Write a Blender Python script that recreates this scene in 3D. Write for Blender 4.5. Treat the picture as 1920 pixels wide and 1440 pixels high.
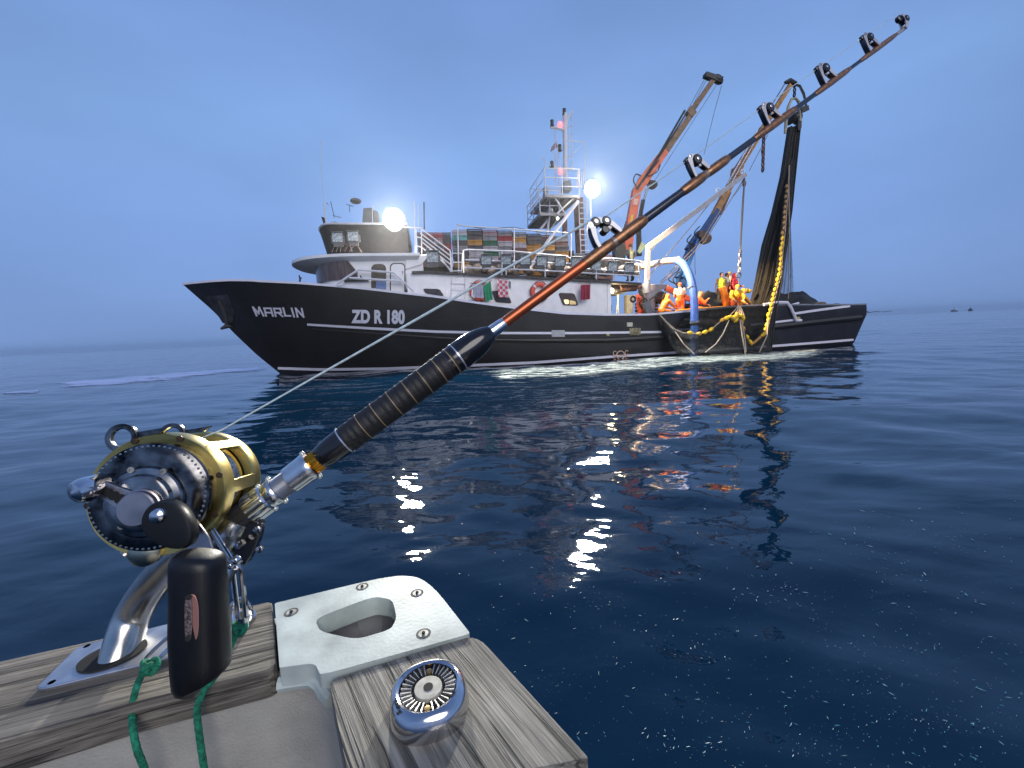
import bpy, math, random
import numpy as np
from mathutils import Vector, Matrix
random.seed(7); rng = np.random.default_rng(5)
R = math.radians
for o in list(bpy.data.objects): bpy.data.objects.remove(o)
scn = bpy.context.scene; col = scn.collection
# ---------------------------------------------------------------- camera
F = 760.0; CAMZ = 1.5; TH = math.atan(0.0465); PC = 99.5
up = Vector((-math.sin(TH), math.cos(TH), PC/F)).normalized()      # world up seen in camera axes
fw = (Vector((0,0,-1)) - up*up.dot(Vector((0,0,-1)))).normalized() # world +Y in camera axes
rt = fw.cross(up)
RC = Matrix((rt, fw, up))                                          # camera axes -> world
CAM = Vector((0,0,CAMZ))
cd = bpy.data.cameras.new('camera'); cam = bpy.data.objects.new('camera', cd); col.objects.link(cam)
cam.matrix_world = Matrix.Translation(CAM) @ RC.to_4x4()
cd.sensor_width = 36; cd.lens = 36*F/1920; cd.clip_start = 0.02; cd.clip_end = 20000
scn.camera = cam
scn.render.resolution_x = 1024; scn.render.resolution_y = 768
scn.view_settings.view_transform = 'Standard'; scn.view_settings.look = 'None'
scn.view_settings.exposure = 0.0; scn.view_settings.gamma = 1.0; scn.view_settings.use_curve_mapping = False
# ---------------------------------------------------------------- sky
wd = bpy.data.worlds.new('World'); scn.world = wd; wd.use_nodes = True
nt = wd.node_tree; nt.nodes.clear()
out = nt.nodes.new('ShaderNodeOutputWorld'); bg = nt.nodes.new('ShaderNodeBackground')
tc = nt.nodes.new('ShaderNodeTexCoord'); sep = nt.nodes.new('ShaderNodeSeparateXYZ')
nt.links.new(tc.outputs['Generated'], sep.inputs[0])
ramp = nt.nodes.new('ShaderNodeValToRGB')
els = ramp.color_ramp.elements
SKY = [(0.0,(.215,.35,.68)),(.06,(.205,.34,.67)),(.18,(.20,.342,.69)),(.38,(.205,.36,.70)),(.6,(.165,.29,.61)),(1.0,(.11,.20,.47))]
els[0].position, els[0].color = SKY[0][0], (*SKY[0][1],1)
els[1].position, els[1].color = SKY[-1][0], (*SKY[-1][1],1)
for p,c in SKY[1:-1]:
    e = els.new(p); e.color = (*c,1)
nt.links.new(sep.outputs[2], ramp.inputs[0])
# darker cloud banks to the sides, brighter straight ahead
dv = nt.nodes.new('ShaderNodeVectorMath'); dv.operation='DOT_PRODUCT'
nt.links.new(tc.outputs['Generated'], dv.inputs[0]); dv.inputs[1].default_value = (0.0,.90,.43)
mr = nt.nodes.new('ShaderNodeMapRange'); mr.inputs[1].default_value=.2; mr.inputs[2].default_value=1.0
mr.inputs[3].default_value=.90; mr.inputs[4].default_value=1.16
nt.links.new(dv.outputs['Value'], mr.inputs[0])
nz = nt.nodes.new('ShaderNodeTexNoise'); nz.inputs['Scale'].default_value=1.7; nz.inputs['Detail'].default_value=5; nz.inputs['Roughness'].default_value=.45
mp = nt.nodes.new('ShaderNodeMapping'); mp.inputs['Scale'].default_value=(1,1,2.6)
nt.links.new(tc.outputs['Generated'], mp.inputs[0]); nt.links.new(mp.outputs[0], nz.inputs[0])
m2 = nt.nodes.new('ShaderNodeMapRange'); m2.inputs[1].default_value=.3; m2.inputs[2].default_value=.7; m2.inputs[3].default_value=.87; m2.inputs[4].default_value=1.11
nt.links.new(nz.outputs[0], m2.inputs[0])
mu = nt.nodes.new('ShaderNodeMath'); mu.operation='MULTIPLY'; nt.links.new(mr.outputs[0], mu.inputs[0]); nt.links.new(m2.outputs[0], mu.inputs[1])
vs = nt.nodes.new('ShaderNodeVectorMath'); vs.operation='SCALE'
nt.links.new(ramp.outputs[0], vs.inputs[0]); nt.links.new(mu.outputs[0], vs.inputs['Scale'])
sky = nt.nodes.new('ShaderNodeTexSky'); sky.sky_type='NISHITA'; sky.sun_disc=False
sky.sun_elevation=R(2); sky.sun_rotation=R(160)
sks = nt.nodes.new('ShaderNodeVectorMath'); sks.operation='SCALE'; sks.inputs['Scale'].default_value=.05
nt.links.new(sky.outputs[0], sks.inputs[0])
mx = nt.nodes.new('ShaderNodeMix'); mx.data_type='RGBA'; mx.inputs[0].default_value=.04
nt.links.new(vs.outputs[0], mx.inputs[6]); nt.links.new(sks.outputs[0], mx.inputs[7])
nt.links.new(mx.outputs[2], bg.inputs[0]); bg.inputs[1].default_value=1.0
nt.links.new(bg.outputs[0], out.inputs[0])
# added soft fill from behind the viewer, brightens the ship's near side
sl = bpy.data.lights.new('sun_fill','SUN'); sl.energy=1.7; sl.angle=R(40); sl.color=(1.0,.95,.90)
so = bpy.data.objects.new('sun_fill', sl); col.objects.link(so)
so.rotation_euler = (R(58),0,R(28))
# ---------------------------------------------------------------- helpers
def ray(px,py): return (RC @ Vector(((px-960)/F,(720-py)/F,-1)))
def W(px,py,d): return CAM + ray(px,py)*d                 # a point at depth d (metres along the view)
def G(px,py,z):                                           # a point on a level plane
    r = ray(px,py); return CAM + r*((z-CAMZ)/r.z)
# ship frame: x aft from the stem at the waterline, y away from us, z up
O0 = G(529,702,0); SN = G(1600,645,0)
dd = (SN-O0).to_2d(); Ls = dd.length; HBs = 3.0
ang = math.atan2(dd.y,dd.x) + math.asin(HBs/Ls)
AX = Vector((math.cos(ang),math.sin(ang),0)); BX = Vector((-math.sin(ang),math.cos(ang),0))
LWL = math.sqrt(Ls**2-HBs**2)
SM = Matrix.Translation(O0) @ Matrix.Rotation(ang,4,'Z')
def SP(px,py,y=0.0):                                      # pixel -> ship point on lateral plane y
    r = ray(px,py); o = CAM-O0
    t = (y-o.dot(BX))/r.dot(BX); p = o+r*t
    return Vector((p.dot(AX), y, p.z))
def spx(px,y): return SP(px,620,y).x
def npf(xs,ys): return lambda x: float(np.interp(x,xs,ys))
MATS = {}
def mat(name, colr, rough=.5, metal=0.0, noise=.12, nscale=6.0, bump=0.0, bscale=40.0, emit=None, estr=0, spec=None, col2=None, coat=0, stretch=(1,1,1), alpha=None, trans=0):
    if name in MATS: return MATS[name]
    m = bpy.data.materials.new(name); m.use_nodes=True; n=m.node_tree; b=n.nodes['Principled BSDF']
    b.inputs['Roughness'].default_value=rough; b.inputs['Metallic'].default_value=metal
    if spec is not None: b.inputs['Specular IOR Level'].default_value=spec
    if coat: b.inputs['Coat Weight'].default_value=coat; b.inputs['Coat Roughness'].default_value=.1
    if trans: b.inputs['Transmission Weight'].default_value=trans
    t=n.nodes.new('ShaderNodeTexCoord'); mpn=n.nodes.new('ShaderNodeMapping'); mpn.inputs['Scale'].default_value=stretch
    n.links.new(t.outputs['Object'], mpn.inputs[0])
    no=n.nodes.new('ShaderNodeTexNoise'); no.inputs['Scale'].default_value=nscale; no.inputs['Detail'].default_value=6
    n.links.new(mpn.outputs[0], no.inputs[0])
    rp=n.nodes.new('ShaderNodeValToRGB')
    c1=tuple(max(0,c*(1-noise*1.6)) for c in colr); c2=tuple(min(1,c*(1+noise)) for c in colr)
    if col2: c1=col2; c2=colr
    rp.color_ramp.elements[0].position=.32; rp.color_ramp.elements[1].position=.68
    rp.color_ramp.elements[0].color=(*c1,1); rp.color_ramp.elements[1].color=(*c2,1)
    n.links.new(no.outputs[0], rp.inputs[0]); n.links.new(rp.outputs[0], b.inputs['Base Color'])
    if noise or col2:
        rr=n.nodes.new('ShaderNodeMapRange'); rr.inputs[3].default_value=max(.02,rough-.08); rr.inputs[4].default_value=min(1,rough+.12)
        n.links.new(no.outputs[0], rr.inputs[0]); n.links.new(rr.outputs[0], b.inputs['Roughness'])
    if bump:
        nb=n.nodes.new('ShaderNodeTexNoise'); nb.inputs['Scale'].default_value=bscale; nb.inputs['Detail'].default_value=4
        n.links.new(mpn.outputs[0], nb.inputs[0]); bn=n.nodes.new('ShaderNodeBump'); bn.inputs['Strength'].default_value=bump; bn.inputs['Distance'].default_value=1.0/bscale
        n.links.new(nb.outputs[0], bn.inputs['Height']); n.links.new(bn.outputs[0], b.inputs['Normal'])
    if emit: b.inputs['Emission Color'].default_value=(*emit,1); b.inputs['Emission Strength'].default_value=estr
    MATS[name]=m; return m
def perp(d):
    d=d.normalized(); a=Vector((0,0,1)) if abs(d.z)<.9 else Vector((1,0,0))
    u=d.cross(a).normalized(); return u, d.cross(u).normalized()
class MB:
    def __init__(s): s.v=[]; s.f=[]; s.m=[]
    def add(s,vs,fs,m=0):
        k=len(s.v); s.v+= [tuple(x) for x in vs]; s.f+=[tuple(k+i for i in q) for q in fs]; s.m+=[m]*len(fs); return s
    def box(s,c,sz,rot=None,m=0):
        c=Vector(c); hx,hy,hz=[q/2 for q in sz]
        vs=[Vector((a*hx,b*hy,d*hz)) for a in(-1,1) for b in(-1,1) for d in(-1,1)]
        if rot is not None: vs=[rot@q for q in vs]
        return s.add([c+q for q in vs],[(0,1,3,2),(4,6,7,5),(0,4,5,1),(2,3,7,6),(0,2,6,4),(1,5,7,3)],m)
    def loft(s,rings,m=0,cap=True,closed=True):
        n=len(rings[0]); vs=[p for r in rings for p in r]; fs=[]
        for i in range(len(rings)-1):
            for j in range(n if closed else n-1):
                a=i*n+j; b=i*n+(j+1)%n; fs.append((a,b,b+n,a+n))
        if cap: fs.append(tuple(range(n-1,-1,-1))); fs.append(tuple((len(rings)-1)*n+j for j in range(n)))
        return s.add(vs,fs,m)
    def tube(s,pts,r,n=8,m=0,cap=True,flat=None):
        pts=[Vector(p) for p in pts]; k=len(pts)
        rs=[r]*k if not hasattr(r,'__len__') else list(r)
        ds=[(pts[min(i+1,k-1)]-pts[max(i-1,0)]).normalized() for i in range(k)]
        u,_=perp(ds[0]); rings=[]
        for i in range(k):
            u=(u-ds[i]*u.dot(ds[i]))
            if u.length<1e-6: u,_=perp(ds[i])
            u.normalize(); w=ds[i].cross(u)
            rings.append([pts[i]+(u*math.cos(2*math.pi*j/n)+w*math.sin(2*math.pi*j/n))*rs[i] for j in range(n)])
        return s.loft(rings,m,cap)
    def lathe(s,o,ax,prof,n=24,m=0,cap=True):
        o=Vector(o); ax=Vector(ax).normalized(); u,w=perp(ax)
        return s.loft([[o+ax*h+(u*math.cos(2*math.pi*j/n)+w*math.sin(2*math.pi*j/n))*max(r,1e-5) for j in range(n)] for h,r in prof],m,cap)
    def ext(s,poly,vec,m=0):
        poly=[Vector(p) for p in poly]; vec=Vector(vec); return s.loft([poly,[p+vec for p in poly]],m)
    def ell(s,c,r,rot=None,n=12,k=8,m=0):
        c=Vector(c); r=r if hasattr(r,'__len__') else (r,r,r); rings=[]
        for i in range(k+1):
            t=math.pi*i/k*.998+.001; ring=[]
            for j in range(n):
                q=Vector((r[0]*math.sin(t)*math.cos(2*math.pi*j/n),r[1]*math.sin(t)*math.sin(2*math.pi*j/n),r[2]*math.cos(t)))
                ring.append(c+(rot@q if rot is not None else q))
            rings.append(ring)
        return s.loft(rings,m,True)
    def rib(s,top,bot,t,m=0):                            # ribbon between two point lists with thickness vector t
        n=len(top); t=Vector(t); 
        rings=[[Vector(top[i]),Vector(bot[i]),Vector(bot[i])+t,Vector(top[i])+t] for i in range(n)]
        return s.loft(rings,m)
    def xf(s,M): s.v=[tuple(M@Vector(p)) for p in s.v]; return s
    def mesh(s,name,mats,sharp=35):
        me=bpy.data.meshes.new(name); me.from_pydata(s.v,[],s.f)
        for q in (mats if isinstance(mats,(list,tuple)) else [mats]): me.materials.append(q)
        me.polygons.foreach_set('material_index',s.m); me.update()
        import bmesh
        b=bmesh.new(); b.from_mesh(me); bmesh.ops.recalc_face_normals(b,faces=b.faces); b.to_mesh(me); b.free()
        me.shade_smooth(); me.set_sharp_from_angle(angle=R(sharp)); return me
    def build(s,name,mats,parent=None,bevel=0,sharp=35):
        o=bpy.data.objects.new(name,s.mesh(name,mats,sharp)); col.objects.link(o)
        if parent is not None: o.parent=parent
        if bevel:
            md=o.modifiers.new('bevel','BEVEL'); md.width=bevel; md.segments=3; md.limit_method='ANGLE'; md.angle_limit=R(40)
        return o
def tag(o,label=None,cat=None,group=None,kind=None):
    if label: o['label']=label
    if cat: o['category']=cat
    if group: o['group']=group
    if kind: o['kind']=kind
    return o
def thing(name,label,cat,M=None,group=None):
    o=bpy.data.objects.new(name,None); col.objects.link(o); o.empty_display_size=.1
    if M is not None: o.matrix_world=M
    return tag(o,label,cat,group)
def sthing(name,label,cat,loc,group=None,rz=0):           # a thing standing aboard the ship
    return thing(name,label,cat,SM@Matrix.Translation(Vector(loc))@Matrix.Rotation(rz,4,'Z'),group)
def off(mb,loc):                                          # ship coordinates -> relative to a base
    mb.v=[tuple(Vector(p)-Vector(loc)) for p in mb.v]; return mb
# ---------------------------------------------------------------- water
def height(x,y):
    d=np.sqrt(x*x+y*y); h=np.zeros_like(x)
    rg=np.random.default_rng(11)
    for k in range(34):
        lam=0.28*1.13**k*(.9+.2*rg.random())
        if lam>14: break
        th=R(72)+rg.normal()*.62; ph=rg.random()*6.28
        a=.0028*lam**.95
        if lam>2: a*=.62
        kx,ky=math.cos(th)*6.283/lam, math.sin(th)*6.283/lam
        fade=np.clip(1.6-d/(lam*52),0,1)
        warp=.35*np.sin(x*.9/lam+ph)+.35*np.cos(y*.7/lam-ph)
        h+=a*fade*np.sin(kx*x+ky*y+ph+warp)
    cutn=np.clip((d-.2)/1.0,0.25,1)
    return h*cutn
def water_mat():
    m=bpy.data.materials.new('sea_water'); m.use_nodes=True; n=m.node_tree; b=n.nodes['Principled BSDF']
    b.inputs['Base Color'].default_value=(.0003,.0103,.0285,1); b.inputs['Roughness'].default_value=.02; b.inputs['IOR'].default_value=1.333
    t=n.nodes.new('ShaderNodeTexCoord')
    big=n.nodes.new('ShaderNodeTexNoise'); big.inputs['Scale'].default_value=.16; big.inputs['Detail'].default_value=3
    mpb=n.nodes.new('ShaderNodeMapping'); mpb.inputs['Scale'].default_value=(.5,1.5,1)
    n.links.new(t.outputs['Object'],mpb.inputs[0]); n.links.new(mpb.outputs[0],big.inputs[0])
    def layer(sc,dist,st,prev,stretch=(1,1,1),rot=0):
        mp=n.nodes.new('ShaderNodeMapping'); mp.inputs['Scale'].default_value=stretch; mp.inputs['Rotation'].default_value=(0,0,rot)
        n.links.new(t.outputs['Object'],mp.inputs[0])
        q=n.nodes.new('ShaderNodeTexNoise'); q.inputs['Scale'].default_value=sc; q.inputs['Detail'].default_value=3; q.inputs['Roughness'].default_value=.5; q.inputs['Distortion'].default_value=.5
        n.links.new(mp.outputs[0],q.inputs[0])
        bu=n.nodes.new('ShaderNodeBump'); bu.inputs['Strength'].default_value=1; bu.inputs['Distance'].default_value=dist
        n.links.new(q.outputs[0],bu.inputs['Height'])
        if prev: n.links.new(prev.outputs[0],bu.inputs['Normal'])
        return bu
    b1=layer(.55,.045,1,None,(.7,1.5,1),.2)
    b2=layer(2.0,.009,1,b1,(.75,1.3,1),-.3)
    b3=layer(7.5,.0013,1,b2,(1,1.3,1),.5)
    n.links.new(b3.outputs[0],b.inputs['Normal'])
    return m
WM=water_mat()
NR,NA=620,760
rr=.18*(3400/.18)**(np.arange(NR)/(NR-1)); aa=np.arange(NA)*2*np.pi/NA
Rg,Ag=np.meshgrid(rr,aa,indexing='ij'); X=Rg*np.sin(Ag); Y=Rg*np.cos(Ag); Z=height(X,Y)
vs=np.stack([X,Y,Z],-1).reshape(-1,3); vs=np.vstack([vs,[[0,0,float(height(np.array([0.]),np.array([0.]))[0])]]])
i,j=np.meshgrid(np.arange(NR-1),np.arange(NA),indexing='ij'); a=i*NA+j; b_=i*NA+(j+1)%NA
quads=np.stack([a,b_,b_+NA,a+NA],-1).reshape(-1,4)
me=bpy.data.meshes.new('water'); tri=[(NR*NA,(q+1)%NA,q) for q in range(NA)]
me.from_pydata(vs.tolist(),[],quads[:,::-1].tolist()+[t_ for t_ in tri]); me.materials.append(WM); me.shade_smooth(); me.update()
if me.polygons[5000].normal.z<0: me.flip_normals()
wo=bpy.data.objects.new('water',me); col.objects.link(wo); tag(wo,kind='structure')
# foam: thin broken sheets lying on the surface; the slick sheets paint reflected sky
def foam_sheen_mat(name,colr,dens,sx,sy,hard,rot=0,rough=.6):
    m=bpy.data.materials.new(name); m.use_nodes=True; n=m.node_tree; b=n.nodes['Principled BSDF']
    b.inputs['Base Color'].default_value=(*colr,1); b.inputs['Roughness'].default_value=rough
    t=n.nodes.new('ShaderNodeTexCoord'); mp=n.nodes.new('ShaderNodeMapping'); mp.inputs['Scale'].default_value=(sx,sy,1); mp.inputs['Rotation'].default_value=(0,0,rot)
    n.links.new(t.outputs['Object'],mp.inputs[0])
    q=n.nodes.new('ShaderNodeTexNoise'); q.inputs['Scale'].default_value=1; q.inputs['Detail'].default_value=9; q.inputs['Roughness'].default_value=.68; q.inputs['Distortion'].default_value=.8
    n.links.new(mp.outputs[0],q.inputs[0])
    at=n.nodes.new('ShaderNodeAttribute'); at.attribute_name='edge'
    ad=n.nodes.new('ShaderNodeMath'); ad.operation='MULTIPLY_ADD'; n.links.new(at.outputs['Fac'],ad.inputs[0]); ad.inputs[1].default_value=.42; n.links.new(q.outputs[0],ad.inputs[2])
    mr=n.nodes.new('ShaderNodeMapRange'); mr.inputs[1].default_value=dens; mr.inputs[2].default_value=dens+hard; mr.inputs[4].default_value=.93
    n.links.new(ad.outputs[0],mr.inputs[0]); n.links.new(mr.outputs[0],b.inputs['Alpha'])
    bu=n.nodes.new('ShaderNodeBump'); bu.inputs['Distance'].default_value=.03; n.links.new(q.outputs[0],bu.inputs['Height']); n.links.new(bu.outputs[0],b.inputs['Normal'])
    return m
def foam_and_sheen(name,near,far,m,nu=220,nv=16):
    # near/far: pixel polylines of the patch edges laid on the water surface
    def samp(pl,u):
        xs=np.linspace(0,1,len(pl)); return np.interp(u,xs,[p[0] for p in pl]),np.interp(u,xs,[p[1] for p in pl])
    us=np.linspace(0,1,nu); vs=[]; ed=[]
    N=[G(*[float(c) for c in samp(near,u)],0) for u in us]; Fp=[G(*[float(c) for c in samp(far,u)],0) for u in us]
    for k,u in enumerate(us):
        for v in np.linspace(0,1,nv):
            p=N[k].lerp(Fp[k],float(v)); vs.append([p.x,p.y,0]); ed.append(min(1,min(v,1-v)*3.2)*min(1,min(u,1-u)*8))
    vs=np.array(vs); vs[:,2]=height(vs[:,0],vs[:,1])+.014
    fs=[(a*nv+b,(a+1)*nv+b,(a+1)*nv+b+1,a*nv+b+1) for a in range(nu-1) for b in range(nv-1)]
    me=bpy.data.meshes.new(name); me.from_pydata(vs.tolist(),[],fs); me.materials.append(m); me.shade_smooth()
    att=me.attributes.new('edge','FLOAT','POINT'); att.data.foreach_set('value',ed)
    o=bpy.data.objects.new(name,me); col.objects.link(o); tag(o,kind='stuff'); return o
fm=foam_sheen_mat('foam_white',(.36,.42,.42),.87,1.6,5.5,.16)
foam_and_sheen('foam_and_sheen',[(840,706),(950,722),(1080,722),(1200,712),(1320,700),(1420,692),(1520,682),(1600,668)],[(870,688),(960,684),(1080,678),(1180,670),(1280,660),(1400,655),(1500,650),(1600,643)],fm)
fm1=foam_sheen_mat('foam_dense',(.40,.45,.43),.82,1.6,5.5,.2)
foam_and_sheen('foam_and_sheen',[(1240,694),(1330,690),(1420,688),(1490,676),(1560,660)],[(1270,668),(1340,662),(1420,660),(1490,656),(1560,651)],fm1)
fm2=foam_sheen_mat('slick_painted_sheen',(.55,.62,.88),.66,.5,2.0,.22,rough=.35)  # pale blue paints the sky mirrored by the smooth slick
foam_and_sheen('foam_and_sheen',[(70,731),(200,726),(320,712),(430,700),(530,693)],[(90,717),(200,710),(320,699),(430,690),(520,685)],fm2,120,8)
fm3=foam_sheen_mat('slick_painted_sheen_thin',(.55,.62,.88),.70,.5,2.0,.2,rough=.35)
foam_and_sheen('foam_and_sheen',[(0,743),(40,741),(80,738)],[(0,735),(40,734),(80,731)],fm3,60,6)
# pale specks (scales and plankton) drifting just on the surface in front of the boat
mbs=MB(); cl=[(900+1000*rng.random(),980+440*rng.random()) for _ in range(46)]
for k in range(1700):
    px=820+1100*rng.random()**.8; py=930+510*rng.random()**.85
    if k%5<2 and k>0: px,py=cl[int(rng.integers(0,len(cl)))]; px+=rng.normal()*38; py+=rng.normal()*14
    elif k%6==0: px=rng.random()*1920; py=1000+rng.random()*440
    px,py=float(px),max(900,float(py)); p=G(px,py,0); dist=(p-CAM).length
    s=dist*(.40+1.2*rng.random()**4)/F*1.0; th=rng.random()*3.14; e=Vector((math.cos(th),math.sin(th),0)); e2=Vector((-e.y,e.x,0))
    z=float(height(np.array([p.x]),np.array([p.y]))[0])+.006; p.z=z
    L=s*(1+2.2*rng.random()**2)
    mbs.add([p-e*L,p-e2*s*.4+Vector((0,0,.0006)),p+e*L,p+e2*s*.4],[(0,1,2,3)],int(rng.integers(0,3)))
o=mbs.build('floating_specks',[mat('speck_white',(.16,.25,.30),.4,spec=.5),mat('speck_teal',(.03,.17,.23),.4),mat('speck_dim',(.03,.08,.12),.5)]); tag(o,kind='stuff')
# two boats far off on the horizon
def farboat(px,L,label,two):
    p=G(px,620,0); d=850; r=ray(px,620); r.z=0; r.normalize(); base=Vector((0,0,0))+r*d
    t=thing('distant_boat',label,'boat',Matrix.Translation(base)@Matrix.Rotation(.2,4,'Z'),'far boats')
    m=MB(); rings=[]
    for x,w,z0 in [(-L/2,.1,1.5),(-L*.3,1.2,1.1),(0,1.5,.9),(L/2,1.3,.9)]:
        rings.append([Vector((x,-w,z0+.4)),Vector((x,-w*.7,-.3)),Vector((x,w*.7,-.3)),Vector((x,w,z0+.4))])
    m.loft(rings).build('hull',mat('far_hull',(.03,.05,.10),.6),t)
    c=MB(); c.box((L*.1,0,2.2),(L*.3,2,1.8)); c.build('cabin',mat('far_cabin' if two else 'far_hull2',(.5,.55,.6) if two else (.04,.06,.1),.6),t)
    q=MB(); q.tube([(0,0,2),(0.3,0,6)],.14,5); q.build('mast',mat('far_hull',(0,0,0)),t)
farboat(1785,11,'tiny pale-and-dark boat on the horizon, the nearer one to the black ship',True)
farboat(1815,7,'tiny dark boat on the horizon, the farther right one',False)
# ---------------------------------------------------------------- fishing vessel: hull
V = thing('fishing_vessel','long black and white fishing ship lit by floodlights, broadside on dark water with cranes aft','ship',SM)
M_blk=mat('hull_black',(.008,.0065,.010),.45,noise=.35,nscale=1.2,spec=.6)
M_wht=mat('ship_white',(.82,.80,.81),.5,noise=.05,nscale=3)
M_line=mat('ship_stripe',(.72,.70,.78),.5,noise=.04)
M_dk=mat('ship_dark_grey',(.020,.018,.021),.8,noise=.2,spec=.2)
_n=M_blk.node_tree; _b=_n.nodes['Principled BSDF']; _t=_n.nodes.new('ShaderNodeTexCoord'); _l=_b.inputs['Base Color'].links[0].from_socket
_prev=_l
for _sc,_lo,_hi,_c,_f in (((1.6,1.6,.22),.60,.80,(.030,.026,.028),.5),((.9,.9,.9),.67,.78,(.10,.10,.11),.6),((5,5,.5),.68,.76,(.06,.03,.02),.45)):
    _m=_n.nodes.new('ShaderNodeMapping'); _m.inputs['Scale'].default_value=_sc; _m.inputs['Location'].default_value=(_sc[0]*3,1,_sc[2]); _q=_n.nodes.new('ShaderNodeTexNoise'); _q.inputs['Scale'].default_value=1; _q.inputs['Detail'].default_value=8; _q.inputs['Roughness'].default_value=.65
    _r=_n.nodes.new('ShaderNodeMapRange'); _r.inputs[1].default_value=_lo; _r.inputs[2].default_value=_hi; _r.inputs[4].default_value=_f
    _x=_n.nodes.new('ShaderNodeMix'); _x.data_type='RGBA'; _x.inputs[7].default_value=(*_c,1)
    _n.links.new(_t.outputs['Object'],_m.inputs[0]); _n.links.new(_m.outputs[0],_q.inputs[0]); _n.links.new(_q.outputs[0],_r.inputs[0]); _n.links.new(_r.outputs[0],_x.inputs[0]); _n.links.new(_prev,_x.inputs[6]); _prev=_x.outputs[2]
_n.links.new(_prev,_b.inputs['Base Color'])
_m=_n.nodes.new('ShaderNodeMapping'); _m.inputs['Rotation'].default_value=(R(90),0,0); _k=_n.nodes.new('ShaderNodeTexBrick'); _k.inputs['Scale'].default_value=1; _k.inputs['Brick Width'].default_value=2.6; _k.inputs['Row Height'].default_value=1.05; _k.inputs['Mortar Size'].default_value=.012; _k.inputs['Mortar Smooth'].default_value=.6
_n.links.new(_t.outputs['Object'],_m.inputs[0]); _n.links.new(_m.outputs[0],_k.inputs[0])
_y=_n.nodes.new('ShaderNodeMix'); _y.data_type='RGBA'; _y.inputs[7].default_value=(.034,.028,.03,1); _z=_n.nodes.new('ShaderNodeMath'); _z.operation='MULTIPLY'; _z.inputs[1].default_value=.45
_n.links.new(_k.outputs['Fac'],_z.inputs[0]); _n.links.new(_z.outputs[0],_y.inputs[0]); _n.links.new(_prev,_y.inputs[6]); _n.links.new(_y.outputs[2],_b.inputs['Base Color'])
_q=_n.nodes.new('ShaderNodeTexNoise'); _q.inputs['Scale'].default_value=1.1; _q.inputs['Detail'].default_value=2; _n.links.new(_t.outputs['Object'],_q.inputs[0]); _u=_n.nodes.new('ShaderNodeBump'); _u.inputs['Distance'].default_value=.05; _u.inputs['Strength'].default_value=.8; _n.links.new(_q.outputs[0],_u.inputs['Height']); _n.links.new(_u.outputs[0],_b.inputs['Normal'])
M_glass=mat('dark_glass',(.035,.025,.025),.08,noise=.2,spec=.8)
M_rail=mat('rail_white',(.62,.62,.68),.4,noise=.06)
M_steel=mat('galv_steel',(.30,.30,.32),.4,metal=.6)
M_rust=mat('rusty_brown',(.16,.07,.055),.7,noise=.3)
M_black=mat('black_rubber',(.012,.012,.013),.5)
M_grey=mat('mid_grey',(.25,.25,.27),.55)
LOA=29.0
Bdk=npf([0,.5,1.5,3,5,8,12,26,30,33],[.05,.42,1.05,1.75,2.45,3.15,3.6,3.62,3.4,3.15])
Bwl=npf([0,1,3,6,10,14,24,30],[.04,.3,1.0,2.05,3.05,3.45,3.45,2.95])
stem=lambda z: float(np.interp(z,[-.8,0,1,2,3.0,4.12],[.55,0,-.95,-1.75,-2.45,-3.45]))
sheer_px=[(347,535),(390,529),(430,526.5),(490,527.5),(560,531),(610,535),(680,541),(740,548),(820,557),(880,566),(960,577),(1060,588),(1140,590.5),(1220,590),(1262,586),(1300,583),(1370,575),(1430,571),(1480,571),(1540,571),(1598,571)]
def hb(x,z):
    zs=4.1 if x<0 else max(1.9,4.1-.16*x); f=min(1,max(0,z/zs)); s=x-stem(z)
    return Bwl(max(0,s))*(1-f**.85)+Bdk(max(0,s))*f**.85 if z>0 else Bwl(max(0,x-stem(z)))*(1+.25*z)
def hullhit(px,py,out=0):
    y=-3.0
    for k in range(14):
        p=SP(px,py,y); y=.4*y-.6*hb(p.x,p.z)
    p=SP(px,py,y); return Vector((p.x,y-out,p.z))
sh=[(-3.45,4.12)]
for px,py in sheer_px[1:]:
    q=hullhit(px,py); sh.append((q.x,q.z))
sh.sort(); sheer=npf([q[0] for q in sh],[q[1] for q in sh])
print('sheer',[(round(a,2),round(b,2)) for a,b in sh])
xend=LOA
stern=lambda z: float(np.interp(z,[-.8,0,1.5,2.1],[27.6,28.3,28.75,28.6]))
NS,NV=90,16; ring=[]
hm=MB(); rings=[]
for i in range(NS+1):
    s=(i/NS)**1.25; pr=[]
    for k in range(NV+1):
        v=k/NV
        # level by fraction between keel-ish line and sheer
        xg=-3.45+(28.6+3.45)*s; zt=sheer(xg)
        z=-.8+(zt+.8)*v
        x=stem(z)+(stern(z)-stem(z))*s
        z=min(z,-.8+(sheer(x)+.8)*v)
        pr.append(Vector((x,-hb(x,z),z)))
    rings.append(pr)
full=[r+[Vector((p.x,-p.y-.0,p.z)) for p in reversed(r)] for r in rings]
hm.loft(full,0,cap=False,closed=False); 
last=full[-1]; hm.add(last,[(k,k+1,2*NV-k,2*NV+1-k) for k in range(NV)])
HULL=hm.build('hull',M_blk,V,sharp=60)
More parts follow.
